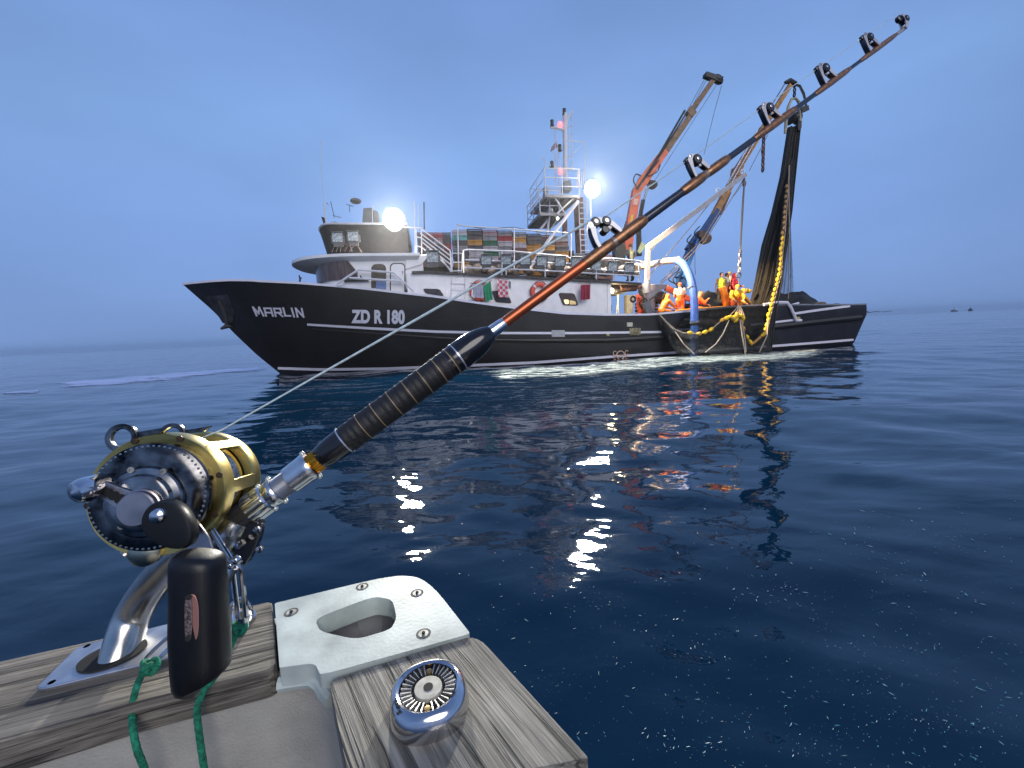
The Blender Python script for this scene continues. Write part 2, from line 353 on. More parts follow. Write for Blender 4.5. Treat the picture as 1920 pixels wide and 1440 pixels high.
# inner bulwark skin and decks
def deckline(z0,x0,x1,name,mt,inset=.12,n=30):
    m=MB(); rings=[]
    for i in range(n+1):
        x=x0+(x1-x0)*i/n; z=z0(x) if callable(z0) else z0; b=max(.03,hb(x,z)-inset)
        rings.append([Vector((x,-b,z)),Vector((x,b,z)),Vector((x,b,z-.08)),Vector((x,-b,z-.08))])
    return m.loft(rings).build(name,mt,V)
M_deck=mat('deck_paint',(.11,.12,.11),.7,noise=.3,nscale=2)
deckline(lambda x: sheer(x)-.55,-2.6,8,'foredeck',M_deck)
deckline(lambda x: min(sheer(x)-.3,1.72),8.02,28.2,'working_deck',M_deck)
m=MB()   # bulwark inner faces + white cap rail
top=[];bot=[]
def hullline(zf,x0,x1,n,out=0,side=-1):
    L=[]
    for i in range(n+1):
        x=x0+(x1-x0)*i/n; z=zf(x); L.append(Vector((x,side*(hb(x,z)+out),z)))
    return L
for sd in (-1,1):
    t=hullline(sheer,-3.0,28.5,70,-.06,sd); b=[Vector((p.x,sd*max(.02,hb(p.x,p.z-.5)-.06),p.z-.5)) for p in t]; m.rib(t,b,(0,-sd*.04,0))
m.build('bulwark_lining',M_wht,V)
for sd in (-1,1):
    m=MB(); a=hullline(sheer,-3.47,19.2,80,.035,sd); a=[p+Vector((0,0,.05 if p.x>0 else .07)) for p in a]; b=[p-Vector((0,0,.085)) for p in a]; m.rib(a,b,(0,-sd*.17,0)); m.build('cap_rail',M_line,V)
for sd in (-1,1):
    m=MB(); a=hullline(sheer,19.25,28.6,30,.03,sd); a=[p+Vector((0,0,.03)) for p in a]; b=[p-Vector((0,0,.07)) for p in a]; m.rib(a,b,(0,-sd*.17,0)); m.build('cap_rail',M_steel,V)
def hribbon(name,cent,hw,mt,out=.012,th=.03,n=60):      # stripe following the hull, drawn along a pixel polyline
    xs=[c[0] for c in cent]; top=[];bot=[]
    for i in range(n+1):
        px=xs[0]+(xs[-1]-xs[0])*i/n; py=float(np.interp(px,xs,[c[1] for c in cent])); w=hw if not hasattr(hw,'__len__') else float(np.interp(px,xs,hw))
        top.append(hullhit(px,py-w,out)); bot.append(hullhit(px,py+w,out))
    return MB().rib(top,bot,(0,th,0)).build(name,mt,V)
hribbon('stripe',[(576,608.5),(700,616),(820,622),(950,624.5),(1080,624.5),(1240,622.5)],[2.0,2.3,2.3,2.2,2.2,2.0],M_line)
hribbon('stripe',[(1262,619),(1316,616)],1.8,M_line,n=10)
hribbon('stripe',[(1408,609),(1445,605),(1492,599.5)],1.9,M_line,n=10)
hribbon('stripe',[(1489,588),(1540,580.5),(1594,573.5)],2.2,M_line,n=14)
hribbon('boot_stripe',[(521,690.5),(600,693),(720,691.5),(872,685.5),(1000,680),(1150,668.5),(1266,661),(1440,649.5),(1520,643.5),(1600,637)],[2.4,2.4,2.4,2.4,2.4,2.2,2.2,2.1,2.1,2.0],M_line,n=90)
# fender strake: a fat half round along the side
pts=[]
for i in range(70):
    px=585+(1611-585)*i/69; py=float(np.interp(px,[585,700,872,1000,1140,1265,1450,1530,1611],[617,625,637,638.5,638,631,613,603.5,595])); p=hullhit(px,py,.02); pts.append(p)
rr_=[float(np.interp(p.x,[3,8,12,20,28],[.02,.06,.10,.13,.16])) for p in pts]
m=MB().tube(pts,rr_,8); p0=pts[-1]
m.tube([p0,p0+Vector((.45,.35,0)),p0+Vector((.5,2.5,0)),Vector((p0.x+.5,-p0.y-2.0,p0.z)),Vector((p0.x,-p0.y,p0.z))],.15,8)
m.build('rubbing_strake',M_black,V)
# white frame of the aft bulwark
fr=[(1430,571.5),(1455,567),(1474,567.5),(1481,577),(1491,601),(1500,601)]
m=MB().tube([hullhit(x,y,.05)+Vector((0,0,0)) for x,y in fr],.075,6); m.build('bulwark_frame',M_line,V)
m=MB().tube([hullhit(x,y,.02)-Vector((0,-.1,0)) for x,y in [(1484,579),(1489,571),(1500,568)]],.055,6); m.build('bulwark_frame',M_line,V)
# fittings on the side
M_plate=mat('side_plate_grey',(.42,.42,.44),.5); M_yel=mat('side_yellow',(.45,.36,.12),.6)
def hplate(name,x0,y0,x1,y1,mt,th=.05,parent=None,out=.03):
    P=[hullhit(x,y,out) for x,y in [(x0,y0),(x1,y0),(x1,y1),(x0,y1)]]
    return MB().ext(P,(0,th,0)).build(name,mt,V,bevel=.03)
hplate('freeing_port',1034,619,1059,632,M_plate); hplate('freeing_port',1175,604.5,1186,612.5,mat('port_cream',(.55,.5,.4),.5))
hplate('freeing_port',1180,615,1201,628.5,mat('port_tan',(.26,.22,.13),.7,noise=.5,nscale=9))
hplate('freeing_port',1137,626,1143,630,M_yel); hplate('freeing_port',1491,594,1500,602,M_yel)
m=MB()   # round load mark
c=hullhit(1163,666,.03); cr=.19
m.tube([c+Vector((cr*math.cos(t),0,cr*math.sin(t))) for t in np.linspace(0,6.283,20)],.022,5); m.tube([c+Vector((-.36,0,0)),c+Vector((.36,0,0))],.02,5)
for dx in(-.27,.30):
  m.tube([c+Vector((dx+.08*math.cos(t),0,.1+.1*math.sin(t))) for t in np.linspace(.6,5.6,10)],.018,5)
  m.tube([c+Vector((dx+.06*math.cos(t),0,-.12+.06*math.sin(t))) for t in np.linspace(.6,5.6,10)],.015,5)
m.build('load_line_mark',mat('mark_orange',(.75,.5,.38),.5),V)
# anchor in its pocket on the bow
m=MB(); a0=hullhit(425,595,.06); a1=hullhit(428,612,.16)
m.tube([hullhit(412,565,.05),a0,a1],.07,6); m.tube([hullhit(419,617,.25),a1,hullhit(436,612,.18)],[.05,.11,.04],6); m.build('anchor',mat('anchor_iron',(.04,.038,.045),.7),V)
m=MB(); P=[hullhit(x,y,.025) for x,y in [(387,556),(427,552),(440,583),(436,606),(418,606)]]; m.ext(P,(0,.03,0)); m.build('anchor_pocket',mat('pocket_scuffed',(.032,.034,.045),.7,noise=.5,nscale=3),V)
# lettering
def strokes(name,polys,mt):
    m=MB()
    for P in polys:
        Q=[hullhit(x,y,.03) for x,y in P]; m.ext(Q,(0,.04,0))
    return m.build(name,mt,V)
def letter(x0,y0,w,h,segs,t=.2,sk=0,dy=0):              # stroke letter: segments in unit box -> pixel quads
    out=[]
    for (ax,ay,bx,by) in segs:
        ax,bx=ax*w,bx*w; ay,by=ay*h,by*h; L=math.hypot(bx-ax,by-ay); tx,ty=-(by-ay)/L*t*h/2,(bx-ax)/L*t*h/2
        ex,ey=(bx-ax)/L*t*h/2*.9,(by-ay)/L*t*h/2*.9
        q=[(ax+tx-ex,ay+ty-ey),(bx+tx+ex,by+ty+ey),(bx-tx+ex,by-ty+ey),(ax-tx-ex,ay-ty-ey)]
        out.append([(x0+x+(y-h/2)*sk, y0+y+(x/w)*dy) for x,y in q])
    return out
LT={'M':[(.02,0,.22,1),(.02,0,.50,.75),(.50,.75,.70,0),(.70,0,.98,1)],'A':[(.10,1,.10,.12),(.05,.08,.9,.08),(.9,.08,.95,1),(.10,.6,.9,.6)],'R':[(.1,1,.1,.1),(.05,.08,.85,.08),(.85,.08,.9,.5),(.1,.58,.9,.58),(.5,.58,.95,1)],
'L':[(.15,0,.2,.92),(.15,.92,.95,.92)],'I':[(.4,0,.55,1)],'N':[(.1,1,.1,0),(.1,0,.9,1),(.9,1,.9,0)]}
xs=[(476,17,'M'),(496,15,'A'),(514,15,'R'),(531,13,'L'),(545,9,'I'),(555,14,'N')]; polys=[]
for x,w,ch in xs: polys+=letter(x,576.2+(x-476)*.028,w,15.5,LT[ch],.2,.22,0.4)
strokes('name_lettering',polys,M_line)
cu=bpy.data.curves.new('reg','FONT'); cu.body='ZD R 180'; cu.size=1; cu.offset=.05; cu.space_character=1.04
to=bpy.data.objects.new('reg',cu); col.objects.link(to); bpy.context.view_layer.update()
dg=bpy.context.evaluated_depsgraph_get(); tm=bpy.data.meshes.new_from_object(to.evaluated_get(dg)); bpy.data.objects.remove(to)
vv=[v.co.copy() for v in tm.vertices]; x0=min(v.x for v in vv); x1=max(v.x for v in vv); y0=min(v.y for v in vv); y1=max(v.y for v in vv)
m=MB(); NB=len(vv)
P=[]
for v in vv:
    u=(v.x-x0)/(x1-x0); w=(v.y-y0)/(y1-y0); px=659+100*u; py=607.6+0.6*u-(27.0)*w - (1-w)*(1.5*(1-u)); P.append(hullhit(px,py,.03))
m.add(P,[tuple(p.vertices) for p in tm.polygons]); bpy.data.meshes.remove(tm)
m.build('registration_lettering',M_line,V)
# ---------------------------------------------------------------- superstructure
def plate(name,px,y,t,mt,parent=V,bevel=0,label=None):   # pixel outline on lateral plane y, thickness t going inboard
    o=MB().ext([SP(a,b,y) for a,b in px],(0,t,0)).build(name,mt,parent,bevel=bevel); return tag(o,label)
def rails(name,lines,y,r,mt=None,parent=V,n=6):
    m=MB()
    if name=='hydraulic_hose':
        L2=[]
        for L in lines:
            Q=[]
            for i in range(len(L)-1):
                p0=Vector(L[max(i-1,0)]);p1=Vector(L[i]);p2=Vector(L[i+1]);p3=Vector(L[min(i+2,len(L)-1)])
                for k in range(6): u=k/6; w=.5*((2*p1)+(p2-p0)*u+(2*p0-5*p1+4*p2-p3)*u*u+(3*p1-p0-3*p2+p3)*u**3); Q.append((w.x,w.y))
            L2.append(Q+[L[-1]])
        lines=L2
    for L in lines:
        yy=y; m.tube([SP(a,b,(q[0] if (q:=rest) else yy)) for a,b,*rest in L],r,n)
    return m.build(name,mt or M_rail,parent)
def plan(xf,xa,hw,nose,n=14,p=2.0):
    L=[]
    for i in range(n+1):
        t=math.pi/2*i/n; L.append((xf+nose*(1-math.sin(t)**(2/p)),-hw*abs(math.cos(t))**(2/p)))
    L=L[::-1]                                            # from nose tip to side
    near=L; far=[(x,-y) for x,y in reversed(L)]
    return [(xa,hw)]+far[:0]+[]+[(x,-y) for x,y in reversed(near)][0:]+near[1:]+[(xa,-hw)]
def house(name,P0,P1,z0,z1,mt,bevel=0,parent=V):
    rings=[[Vector((x,y,z0)) for x,y in P0],[Vector((x,y,z1)) for x,y in P1]]
    return MB().loft(rings).build(name,mt,parent,bevel=bevel,sharp=30)
zr=lambda px,py,y: SP(px,py,y).z
# lower wheelhouse
xf=spx(603,-1.0); hwW=2.75; xa=spx(802,-hwW)
zV=zr(700,484,-hwW)
PW=[(xa,hwW),(xf+1.3,hwW),(xf+.35,1.9),(xf,.8),(xf,-.8),(xf+.35,-1.9),(xf+1.3,-hwW),(xa,-hwW)]
def smoothplan(xf,xa,hw,nose,n=10):
    L=[(xa,hw)]
    for i in range(n+1):
        t=math.pi/2*i/n; L.append((xf+nose*(1-math.sin(t)),hw*math.cos(t)**.8 if i<n else 0))
    L+= [(x,-y) for x,y in reversed(L[:-1])]
    return L
PW=smoothplan(xf,xa,hwW,1.7)
house('wheelhouse',[(max(x,2.0),y) for x,y in PW],PW,3.38,zV+.02,M_wht)
# window band: dark brown strip wrapped round the front and the near side
def band(x_end_top,x_end_bot,z0,z1,mt,name):
    P=smoothplan(xf-.02,xa,hwW+.02,1.72,16); P=[p for p in P if p[1]<=1.6 and p[0]<x_end_top-.02]
    m=MB(); rings=[]
    P=P+[(x_end_top,-hwW-.02)]
    for i,(x,y) in enumerate(P):
        xb=x if i<len(P)-1 else x_end_bot
        nrm=Vector((0,-.03,0)) if i>len(P)-6 else Vector((-.03,-.01,0))
        rings.append([Vector((x,y,z1)),Vector((xb,y,z0)),Vector((xb,y,z0))+nrm,Vector((x,y,z1))+nrm])
    return m.loft(rings).build(name,mt,V)
M_win=mat('wheelhouse_glass',(.085,.055,.058),.25,noise=.35,nscale=2,stretch=(6,6,.6))
band(spx(664,-hwW),spx(691,-hwW),zr(660,524,-hwW),zr(640,488,-hwW),M_win,'window')
plate('window_sill',[(645,525.5),(691,522),(691,527),(645,529)],-hwW-.07,.05,M_black)
# doors
def arch(x0,y0,x1,y1,r,n=5):
    P=[(x0,y1)]
    for i in range(n+1): t=math.pi-math.pi/2*i/n; P.append((x0+r+r*math.cos(t),y0+r-r*math.sin(t)))
    for i in range(n+1): t=math.pi/2-math.pi/2*i/n; P.append((x1-r+r*math.cos(t),y0+r-r*math.sin(t)))
    return P+[(x1,y1)]
d1=plate('door',arch(696,495,724,540,9),-hwW-.03,.05,mat('door_dark',(.07,.045,.042),.6,noise=.3),label='dark open doorway panel')
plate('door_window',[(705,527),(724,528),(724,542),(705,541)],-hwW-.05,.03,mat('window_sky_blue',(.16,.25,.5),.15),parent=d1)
d2=plate('door',arch(731,493,760,548,8),-hwW-.03,.04,M_black,label='white door with black seal')
plate('door_leaf',arch(733,495,758,547,7),-hwW-.06,.04,M_wht,parent=d2)
rails('door_handle',[[(755,508),(755,513)]],-hwW-.1,.02,M_steel,parent=d2)
# visor roof
PV=smoothplan(spx(569,-.4)-.1,xa-.1,hwW+.28,3.0,16); PV2=smoothplan(xf-.1,xa-.2,hwW+.02,1.9,16)
zt=zr(690,475.5,-hwW-.28)
m=MB(); m.loft([[Vector((x,y,zV-.12)) for x,y in PV2],[Vector((x,y,zt-.09)) for x,y in PV],[Vector((x,y,zt+.02)) for x,y in PV],[Vector((x*.97+.2,y*.93,zt+.05)) for x,y in PV]]); m.build('visor_roof',M_wht,V,sharp=40)
plate('roof_coaming',[(800,477),(800,484),(790,496),(760,505),(760,478)],-hwW-.06,.1,M_wht,bevel=.02)
plate('horn',[(667,484),(673,478),(676,478),(681,486)],-hwW-.12,.12,mat('horn_brown',(.2,.13,.11),.6))
# upper wheelhouse (dark)
hwF=2.35; xfF=spx(612,-1.6); xaF=spx(778,-hwF); 
P0=smoothplan(xfF+.25,xaF,hwF,.8); P1=smoothplan(xfF-.02,xaF,hwF+.05,.8)
zF0=zt; zF1=zr(700,421.5,-hwF)
house('upper_wheelhouse',P0,P1,zF0,zF1,M_dk)
m=MB(); L=[Vector((x,y,zF1+.03)) for x,y in P1]; m.tube(L+[L[0]],.045,6); m.build('top_rail',M_rail,V)
# floodlight unit used all over
def flood_mesh(s=.42):
    h=MB(); h.loft([[Vector((a*s/2*k,y,b*s/2*k)) for a,b in((-1,-1),(1,-1),(1,1),(-1,1))] for y,k in((.0,1.0),(.03,1.0),(.10,.8),(.16,.55))])
    h.box((0,-.05,s/2+.01),(s*1.02,.12,.02)); h.box((0,.02,-s/2-.05),(s*.8,.1,.1)); h.box((-s*.55,.05,-.05),(.03,.05,s*.6)); h.box((s*.55,.05,-.05),(.03,.05,s*.6))
    g=MB(); g.box((0,-.012,.02),(s*.86,.014,s*.76))
    return h,g
M_lampglass=mat('lamp_glass',(.42,.47,.50),.25,noise=.3,nscale=14,spec=.8); M_lamph=mat('lamp_housing',(.09,.09,.10),.5)
_h,_g=flood_mesh(); FH=_h.mesh('floodlight',M_lamph); FG=_g.mesh('lamp_glass',M_lampglass)
def flood(px,py,y,sc=1.0,tilt=0.25,yaw=0,parent=V):
    p=SP(px,py,y); o=bpy.data.objects.new('floodlight',FH); g=bpy.data.objects.new('lamp_glass',FG); col.objects.link(o); col.objects.link(g)
    o.parent=parent; g.parent=o; o.location=p; o.rotation_euler=(tilt,0,yaw); o.scale=(sc,)*3
for (x,y) in ((633,446),(662,444)): flood(x,y,-hwW+.05,1.05,.05)
rails('lamp_bracket',[[(622,473),(628,458),(640,458),(638,473)],[(630,472),(636,460)],[(656,458),(660,472)],[(646,472),(652,460)],[(640,458),(668,457),(678,473)],[(655,472),(660,464),(668,458)]],-hwW+.05,.018,mat('bracket_brown',(.07,.04,.04),.7))
flood(811,483,-2.75,1.25,.1)
# console, mast bits on the top
plate('console_box',[(679,421),(681,390),(698,389),(702,421)],-1.2,.8,mat('console_grey',(.13,.13,.14),.6),bevel=.02)
plate('console_box',[(702,421),(701,394),(708,396),(712,421)],-1.0,.5,mat('console_grey2',(.2,.2,.21),.6))
rails('antenna',[[(601,262),(603,330),(608,382)],],-1.2,.012); rails('antenna',[[(608,382),(611,423)]],-1.2,.035)
rails('antenna',[[(620,378),(627,408)],[(612,380),(616,384)],[(624,404),(640,408)]],-1.0,.014,M_dk)
rails('antenna',[[(655,384),(656,398)],[(649,383),(662,387)]],-.6,.014,M_dk)
m=MB(); m.ell(SP(667,377,-.8),(.24,.24,.12)); m.build('radar_dome',mat('radar_grey',(.12,.12,.13),.5),V)
m=MB(); m.ell(SP(628,422,-1.6),(.25,.25,.12)); m.build('hatch_dome',M_black,V)
plate('flag_board',[(602,406),(608,408),(611,424),(608,424)],-2.0,.05,M_dk)
rails('whip_pole',[[(777,378),(778,475)]],-2.2,.022); rails('whip_pole',[[(698,385),(699,421)]],-1.6,.02); rails('whip_pole',[[(784,384),(785,432)]],-1.9,.018)
rails('whip_pole',[[(795,379),(795.5,430)]],-1.6,.03,M_dk)
rails('anchor_light_pole',[[(561,516),(563,528)],[(561,528),(565,520)]],.6,.03,M_rust)
# main deckhouse
hwD=3.02; xd0=spx(770,-hwD); xd1=spx(1139,-hwD)
topD=[(775,511.5),(860,514),(1000,521),(1139,529)]
m=MB(); n=24; rings=[]
for i in range(n+1):
    x=xd0+(xd1-xd0)*i/n; 
    px=775+(1139-775)*i/n; z1=SP(px,float(np.interp(px,[q[0] for q in topD],[q[1] for q in topD])),-hwD).z; z0=max(1.3,sheer(x)-.42)
    rings.append([Vector((x,-hwD,z0)),Vector((x,-hwD,z1)),Vector((x,hwD,z1)),Vector((x,hwD,z0))])
zD=rings[12][1].z
m.loft(rings).build('deckhouse',M_wht,V)
# upper deck slab with dark edge, running aft over the open working space
m=MB(); rings=[]
edge=[(772,511),(800,510),(860,513.5),(1000,520.5),(1150,529),(1203,532.5)]
for i in range(25):
    px=edge[0][0]+(edge[-1][0]-edge[0][0])*i/24; py=float(np.interp(px,[e[0] for e in edge],[e[1] for e in edge])); a=SP(px,py,-hwD-.12)
    rings.append([Vector((a.x,-hwD-.12,a.z-.04)),Vector((a.x,-hwD-.12,a.z+.055)),Vector((a.x,hwD,a.z+.055)),Vector((a.x,hwD,a.z-.04))])
m.loft(rings).build('upper_deck',mat('deck_edge_dark',(.05,.042,.045),.7,noise=.3),V)
UDZ=lambda px: SP(px,float(np.interp(px,[e[0] for e in edge],[e[1] for e in edge])),-hwD).z+.1
# windows of the deckhouse
def win(px,lit=False,lab=None,flap=None):
    f=plate('window',px,-hwD-.035,.04,M_black,bevel=.0,label=lab); cx=sum(p[0] for p in px)/len(px); cy=sum(p[1] for p in px)/len(px)
    q=[(cx+(a-cx)*.88,cy+(b-cy)*.86) for a,b in px]
    g=plate('pane',q,-hwD-.055,.03,M_glass if not lit else mat('lit_cabin_glass',(.10,.07,.06),.1,noise=.3),parent=f)
    return f
def rr4(P,r=.18,n=4):
    out=[]
    for i in range(len(P)):
        a=Vector(P[i-1]);b=Vector(P[i]);c=Vector(P[(i+1)%len(P)])
        p=b.lerp(a,r);q=b.lerp(c,r)
        for k in range(n+1):
            t=k/n; w=p*(1-t)**2+b*2*t*(1-t)+q*t*t; out.append((w.x,w.y))
    return out
win(rr4([(793,541),(824,542),(833,555),(798,550)]))
win(rr4([(922,545),(950,546),(960,569),(929,566)]))
w3=win(rr4([(1047,549),(1077,550),(1085,573),(1056,572)]),True,'window with a lit cabin behind')
plate('lit_pane',rr4([(1057,562),(1066,562),(1066,570),(1060,570)]),-hwD-.068,.02,mat('lamp_warm',(1,.8,.4),.5,emit=(1,.7,.3),estr=1.6,noise=0),parent=w3)
plate('lit_pane',rr4([(1068,563),(1079,565),(1081,571),(1068,571)]),-hwD-.068,.02,mat('lamp_warm_dim',(.5,.4,.2),.5,emit=(1,.65,.3),estr=.35,noise=.4,nscale=8),parent=w3)
# rails, ladders, stairs
rails('foredeck_rail',[[(631,533),(672,506),(739,511),(776,547)],[(655,521),(752,527)],[(672,506),(673,522)]],-hwD,.045)
yS=-2.5
rails('stair_rail',[[(756,426),(788,427.5),(844,470),(847,517)],[(780,444),(790,446),(846,489)],[(780,461),(790,463),(812,482)],[(780,430),(781,475)],[(790,427),(791,475)],[(788,437),(845,480)],[(790,453),(846,497)],[(805,468),(846,506)],[(826,482),(847,512)]],yS,.028)
rails('access_ladder',[[(847,474),(848,517)],[(867,474),(866,516)],[(847,475),(867,475)],[(847,492),(866,492)],[(847,508),(866,508)]],yS,.024)
rails('hull_ladder',[[(847,520),(846,556)],[(872,522),(872,560)],[(847,531),(872,532)],[(847,543),(872,544)]],-hwD-.06,.015)
rails('deck_rail',[[(870,519),(869,470),(876,468),(960,471),(1060,480),(1069,484),(1076,488)],[(872,487),(1075,494)],[(872,502),(1000,506),(1120,513),(1200,517)],[(941,470),(941,517)],[(1022,478),(1022,522)],[(949,506),(949,518)],[(1180,514),(1180,530)]],-hwD,.032)
rails('deck_rail',[[(1076,488),(1150,484),(1198,489),(1206,495)],[(1085,503),(1200,510)],[(1150,484),(1150,526)],[(1118,500),(1118,524)],[(1198,490),(1199,528)]],-hwD,.03)
for px,py in ((912,488),(949,488),(985,488),(1016,490),(1050,491),(1081,492),(1118,497),(1149,500),(1180,503)): flood(px,py,-hwD-.06,1.12,.25,rng.uniform(-.12,.12))
rails('net_frame',[[(858,420),(860,514)],[(964,427),(964,512)],[(1070,434),(1071,510)],[(858,421),(870,424),(964,430),(1070,437)]],-1.95,.03)
rails('rail_cable',[[(856,421),(900,428),(964,426),(1020,437),(1070,435)]],-1.95,.012,M_dk)
rails('derrick_stay',[[(1084,377),(1029,450),(983,517)]],-1.9,.085)
rails('derrick_stay',[[(1044,414),(1026,438),(1010,452)]],-.8,.04)
# bundles of canvas and pipe work behind the rail
mc=mat('old_canvas',(.22,.17,.15),.9,noise=.4,nscale=3); m=MB()
for k in range(22):
    px=880+k*14.3+rng.uniform(-4,4); s=rng.uniform(.2,.42); p=SP(px,rng.uniform(500,512),-2.35); m.ell(p,(s,.3,s*rng.uniform(.5,.9)),Matrix.Rotation(rng.uniform(-.5,.5),3,'Y'),8,6)
m.build('canvas_bundle',mc,V)
m=MB()
for k in range(10):
    px=1084+k*12; p=SP(px,504+rng.uniform(-4,4),-1.9); m.box(p,(.3,.4,rng.uniform(.3,.8)),Matrix.Rotation(rng.uniform(-.2,.2),3,'Y'))
m.build('deck_machinery',mat('machinery_dark',(.06,.055,.05),.7,noise=.4),V)
plate('vent_housing',[(1066,470),(1066,516),(1076,516),(1076,470)],-1.6,.7,M_dk)
plate('upper_cabin',[(1078,478),(1078,520),(1152,524),(1152,478)],-.3,1.4,mat('cabin_pink',(.42,.24,.22),.6))
# aft working space: posts, beams, lamp
M_cream=mat('ship_cream',(.6,.55,.42),.5)
plate('aft_bulkhead',[(1139,530),(1146,531),(1146,590),(1139,590)],-hwD,.15,M_wht)
plate('deck_post',[(1176,553),(1192,553),(1188,561),(1187,589),(1176,589)],-2.0,.35,M_cream,bevel=.02)
plate('crane_bracket',[(1205,533),(1251,533),(1251,541),(1241,543),(1240,556),(1229,566),(1229,589),(1212,589),(1212,560),(1206,545)],-2.2,.5,M_grey,bevel=.02)
rails('overhead_beam',[[(1139,545),(1162,543),(1178,541),(1192,540)]],-2.6,.16,M_dk); 
rails('overhead_beam',[[(1163,541),(1190,539),(1202,536)]],-2.7,.13,M_rust)
plate('lower_canopy',[(1140,538),(1205,534),(1203,538),(1165,552),(1142,553)],-1.7,2.6,M_cream)
m=MB(); m.tube([SP(1139.5,545,-2.9),SP(1149,545,-2.9)],.11,8); o=m.build('tube_lamp',mat('tube_lamp_lit',(1,1,.9),.4,emit=(1,.88,.62),estr=9,noise=0),V)
rails('hanging_rope',[[(1160,552),(1158,570),(1156,590)],[(1158,552),(1160,590)]],-2.3,.03,mat('rope_white',(.6,.58,.5),.8))
plate('fuse_box',[(1140,571),(1147,571),(1147,583),(1140,583)],-2.6,.2,M_black)
# mast with platforms
YM=-.4
rails('mast_pole',[[(1059.4,213),(1059.8,290),(1060,358)]],YM,.11,n=10); rails('mast_pole',[[(1058.5,400),(1060,512)]],YM,.13,M_rust)
rails('mast_pole',[[(1084,372),(1086,420),(1090,512)]],YM,.24,M_rust); 
M_lamp2=mat('nav_lamp_black',(.012,.012,.014),.3)
rails('mast_spar',[[(1060,248),(1064,222),(1073,209)]],YM,.055); rails('cross_arm',[[(1032,238),(1050,241),(1060,246)]],YM,.06); rails('cross_arm',[[(1030,311),(1046,315),(1077,317)]],YM,.06)
rails('mast_ladder',[[(1072.5,219),(1072.5,316)],[(1060,219),(1073,219)]]+[[(1062,y),(1072.5,y+1)] for y in range(236,312,19)],YM+.1,.02)
rails('flag_staff',[[(1041,243),(1041,342)],[(1041,262),(1046,275),(1047,352)]],YM,.02,mat('staff_pale',(.6,.5,.55),.5))
for x,y in ((1058,209.5),(1035,231),(1035,308),(1049.5,277)): p=SP(x,y,YM); MB().lathe(p-Vector((0,0,.17)),(0,0,1),[(0,.07),(.03,.11),(.1,.08),(.3,.085),(.33,.04)],10).build('navigation_lamp',M_lamp2,V)
MR=mat('red_lamp',(1,.25,.25),.3,emit=(1,.16,.18),estr=2.2,noise=0)
for x,y in ((1050,234),(1050.5,321)): MB().ell(SP(x,y,YM),(.12,.12,.16),n=10).build('red_light',MR,V)
m=MB(); a,b_,c,d=SP(1043,264,YM),SP(1046,275,YM),SP(1032,285,YM),SP(1034,276,YM)
m.add([a,b_,c,d,a+Vector((0,.02,0)),b_+Vector((0,.02,0)),c+Vector((0,.02,0)),d+Vector((0,.02,0))],[(0,1,2,3),(4,5,6,7),(0,1,5,4),(1,2,6,5),(2,3,7,6),(3,0,4,7)]); m.build('flag',mat('flag_dark',(.06,.05,.12),.8,col2=(.25,.2,.25),nscale=3),V)
def gratingp(name,c4,th,mt):
    P=[Vector(p) for p in c4]; m=MB(); m.ext(P,(0,0,th)); return m.build(name,mt,V)
def sp2(px,py,y): return SP(px,py,y)
zp=SP(1065,361,YM-.6).z
p1=SP(1048,359.5,YM-.9); p2=SP(1082,362,YM-.9)
M_pl=mat('platform_grey',(.30,.29,.31),.6)
def platform(xa_,xb_,ya,yb,z,nm):
    m=MB(); m.box(((xa_+xb_)/2,ya,z),(xb_-xa_,.06,.12)); m.box(((xa_+xb_)/2,yb,z),(xb_-xa_,.06,.12)); m.box((xa_,(ya+yb)/2,z),(.06,abs(yb-ya),.12)); m.box((xb_,(ya+yb)/2,z),(.06,abs(yb-ya),.12))
    for k in range(4): m.box((xa_+(xb_-xa_)*(k+.5)/4,(ya+yb)/2,z),(.06,abs(yb-ya),.1))
    m.box(((xa_+xb_)/2,(ya+yb)/2,z+.05),(xb_-xa_,abs(yb-ya),.02)); return m.build(nm,M_pl,V)
xA=SP(1022,383,-1.6).x; xB=SP(1079,365,-1.2).x; zA=SP(1050,372,-1.4).z
platform(xA,xB,-1.7,1.0,zA,'platform'); 
xC=SP(1011,410,-1.2).x; xD=SP(1058,398,-1.2).x; zC=SP(1035,404,-1.2).z
platform(xC,xD,-1.4,1.0,zC,'platform')
def prails(xa_,xb_,ya,yb,z,h):
    m=MB(); 
    for hh in (h,h*.66,h*.33): m.tube([(xb_,ya,z+hh),(xa_,ya,z+hh),(xa_,yb,z+hh),(xb_,yb,z+hh)],.02,5)
    for x,y in ((xa_,ya),(xb_,ya),((xa_+xb_)/2,ya),(xa_,yb),(xb_,yb),(xa_,(ya+yb)/2)): m.tube([(x,y,z),(x,y,z+h)],.025,5)
    return m.build('platform_rail',M_rail,V)
prails(xA,xB,-1.7,1.0,zA+.05,1.15); prails(xC,xD-.3,-1.4,1.0,zC+.05,1.0)
rails('antenna',[[(1021,344),(1022,300),(1016,296)]],-1.4,.02); rails('antenna',[[(1097.5,346),(1097,267),(1076,287)],[(1097,267),(1062,263)]],-.8,.018)
rails('antenna',[[(1090,352),(1091,322)],[(1086,352),(1087,316)],[(1094,352),(1095,314)],[(1082,352),(1083,322)]],-.8,.025)
rails('tower_ladder',[[(1085,376),(1091,516)],[(1099,376),(1105,516)]]+[[(1085+i*.45,380+i*10),(1099+i*.45,380+i*10)] for i in range(13)],-1.1,.025)
rails('platform_brace',[[(1040,370),(1060,402)],[(1079,368),(1045,400)]],-1.6,.04); rails('platform_leg',[[(1030,405),(1025,445)],[(1027,412),(1008,437)]],-1.0,.06)
plate('radar_box',[(1058,340),(1070,337),(1072,356),(1058,356)],-.7,.5,M_grey)
m=MB()
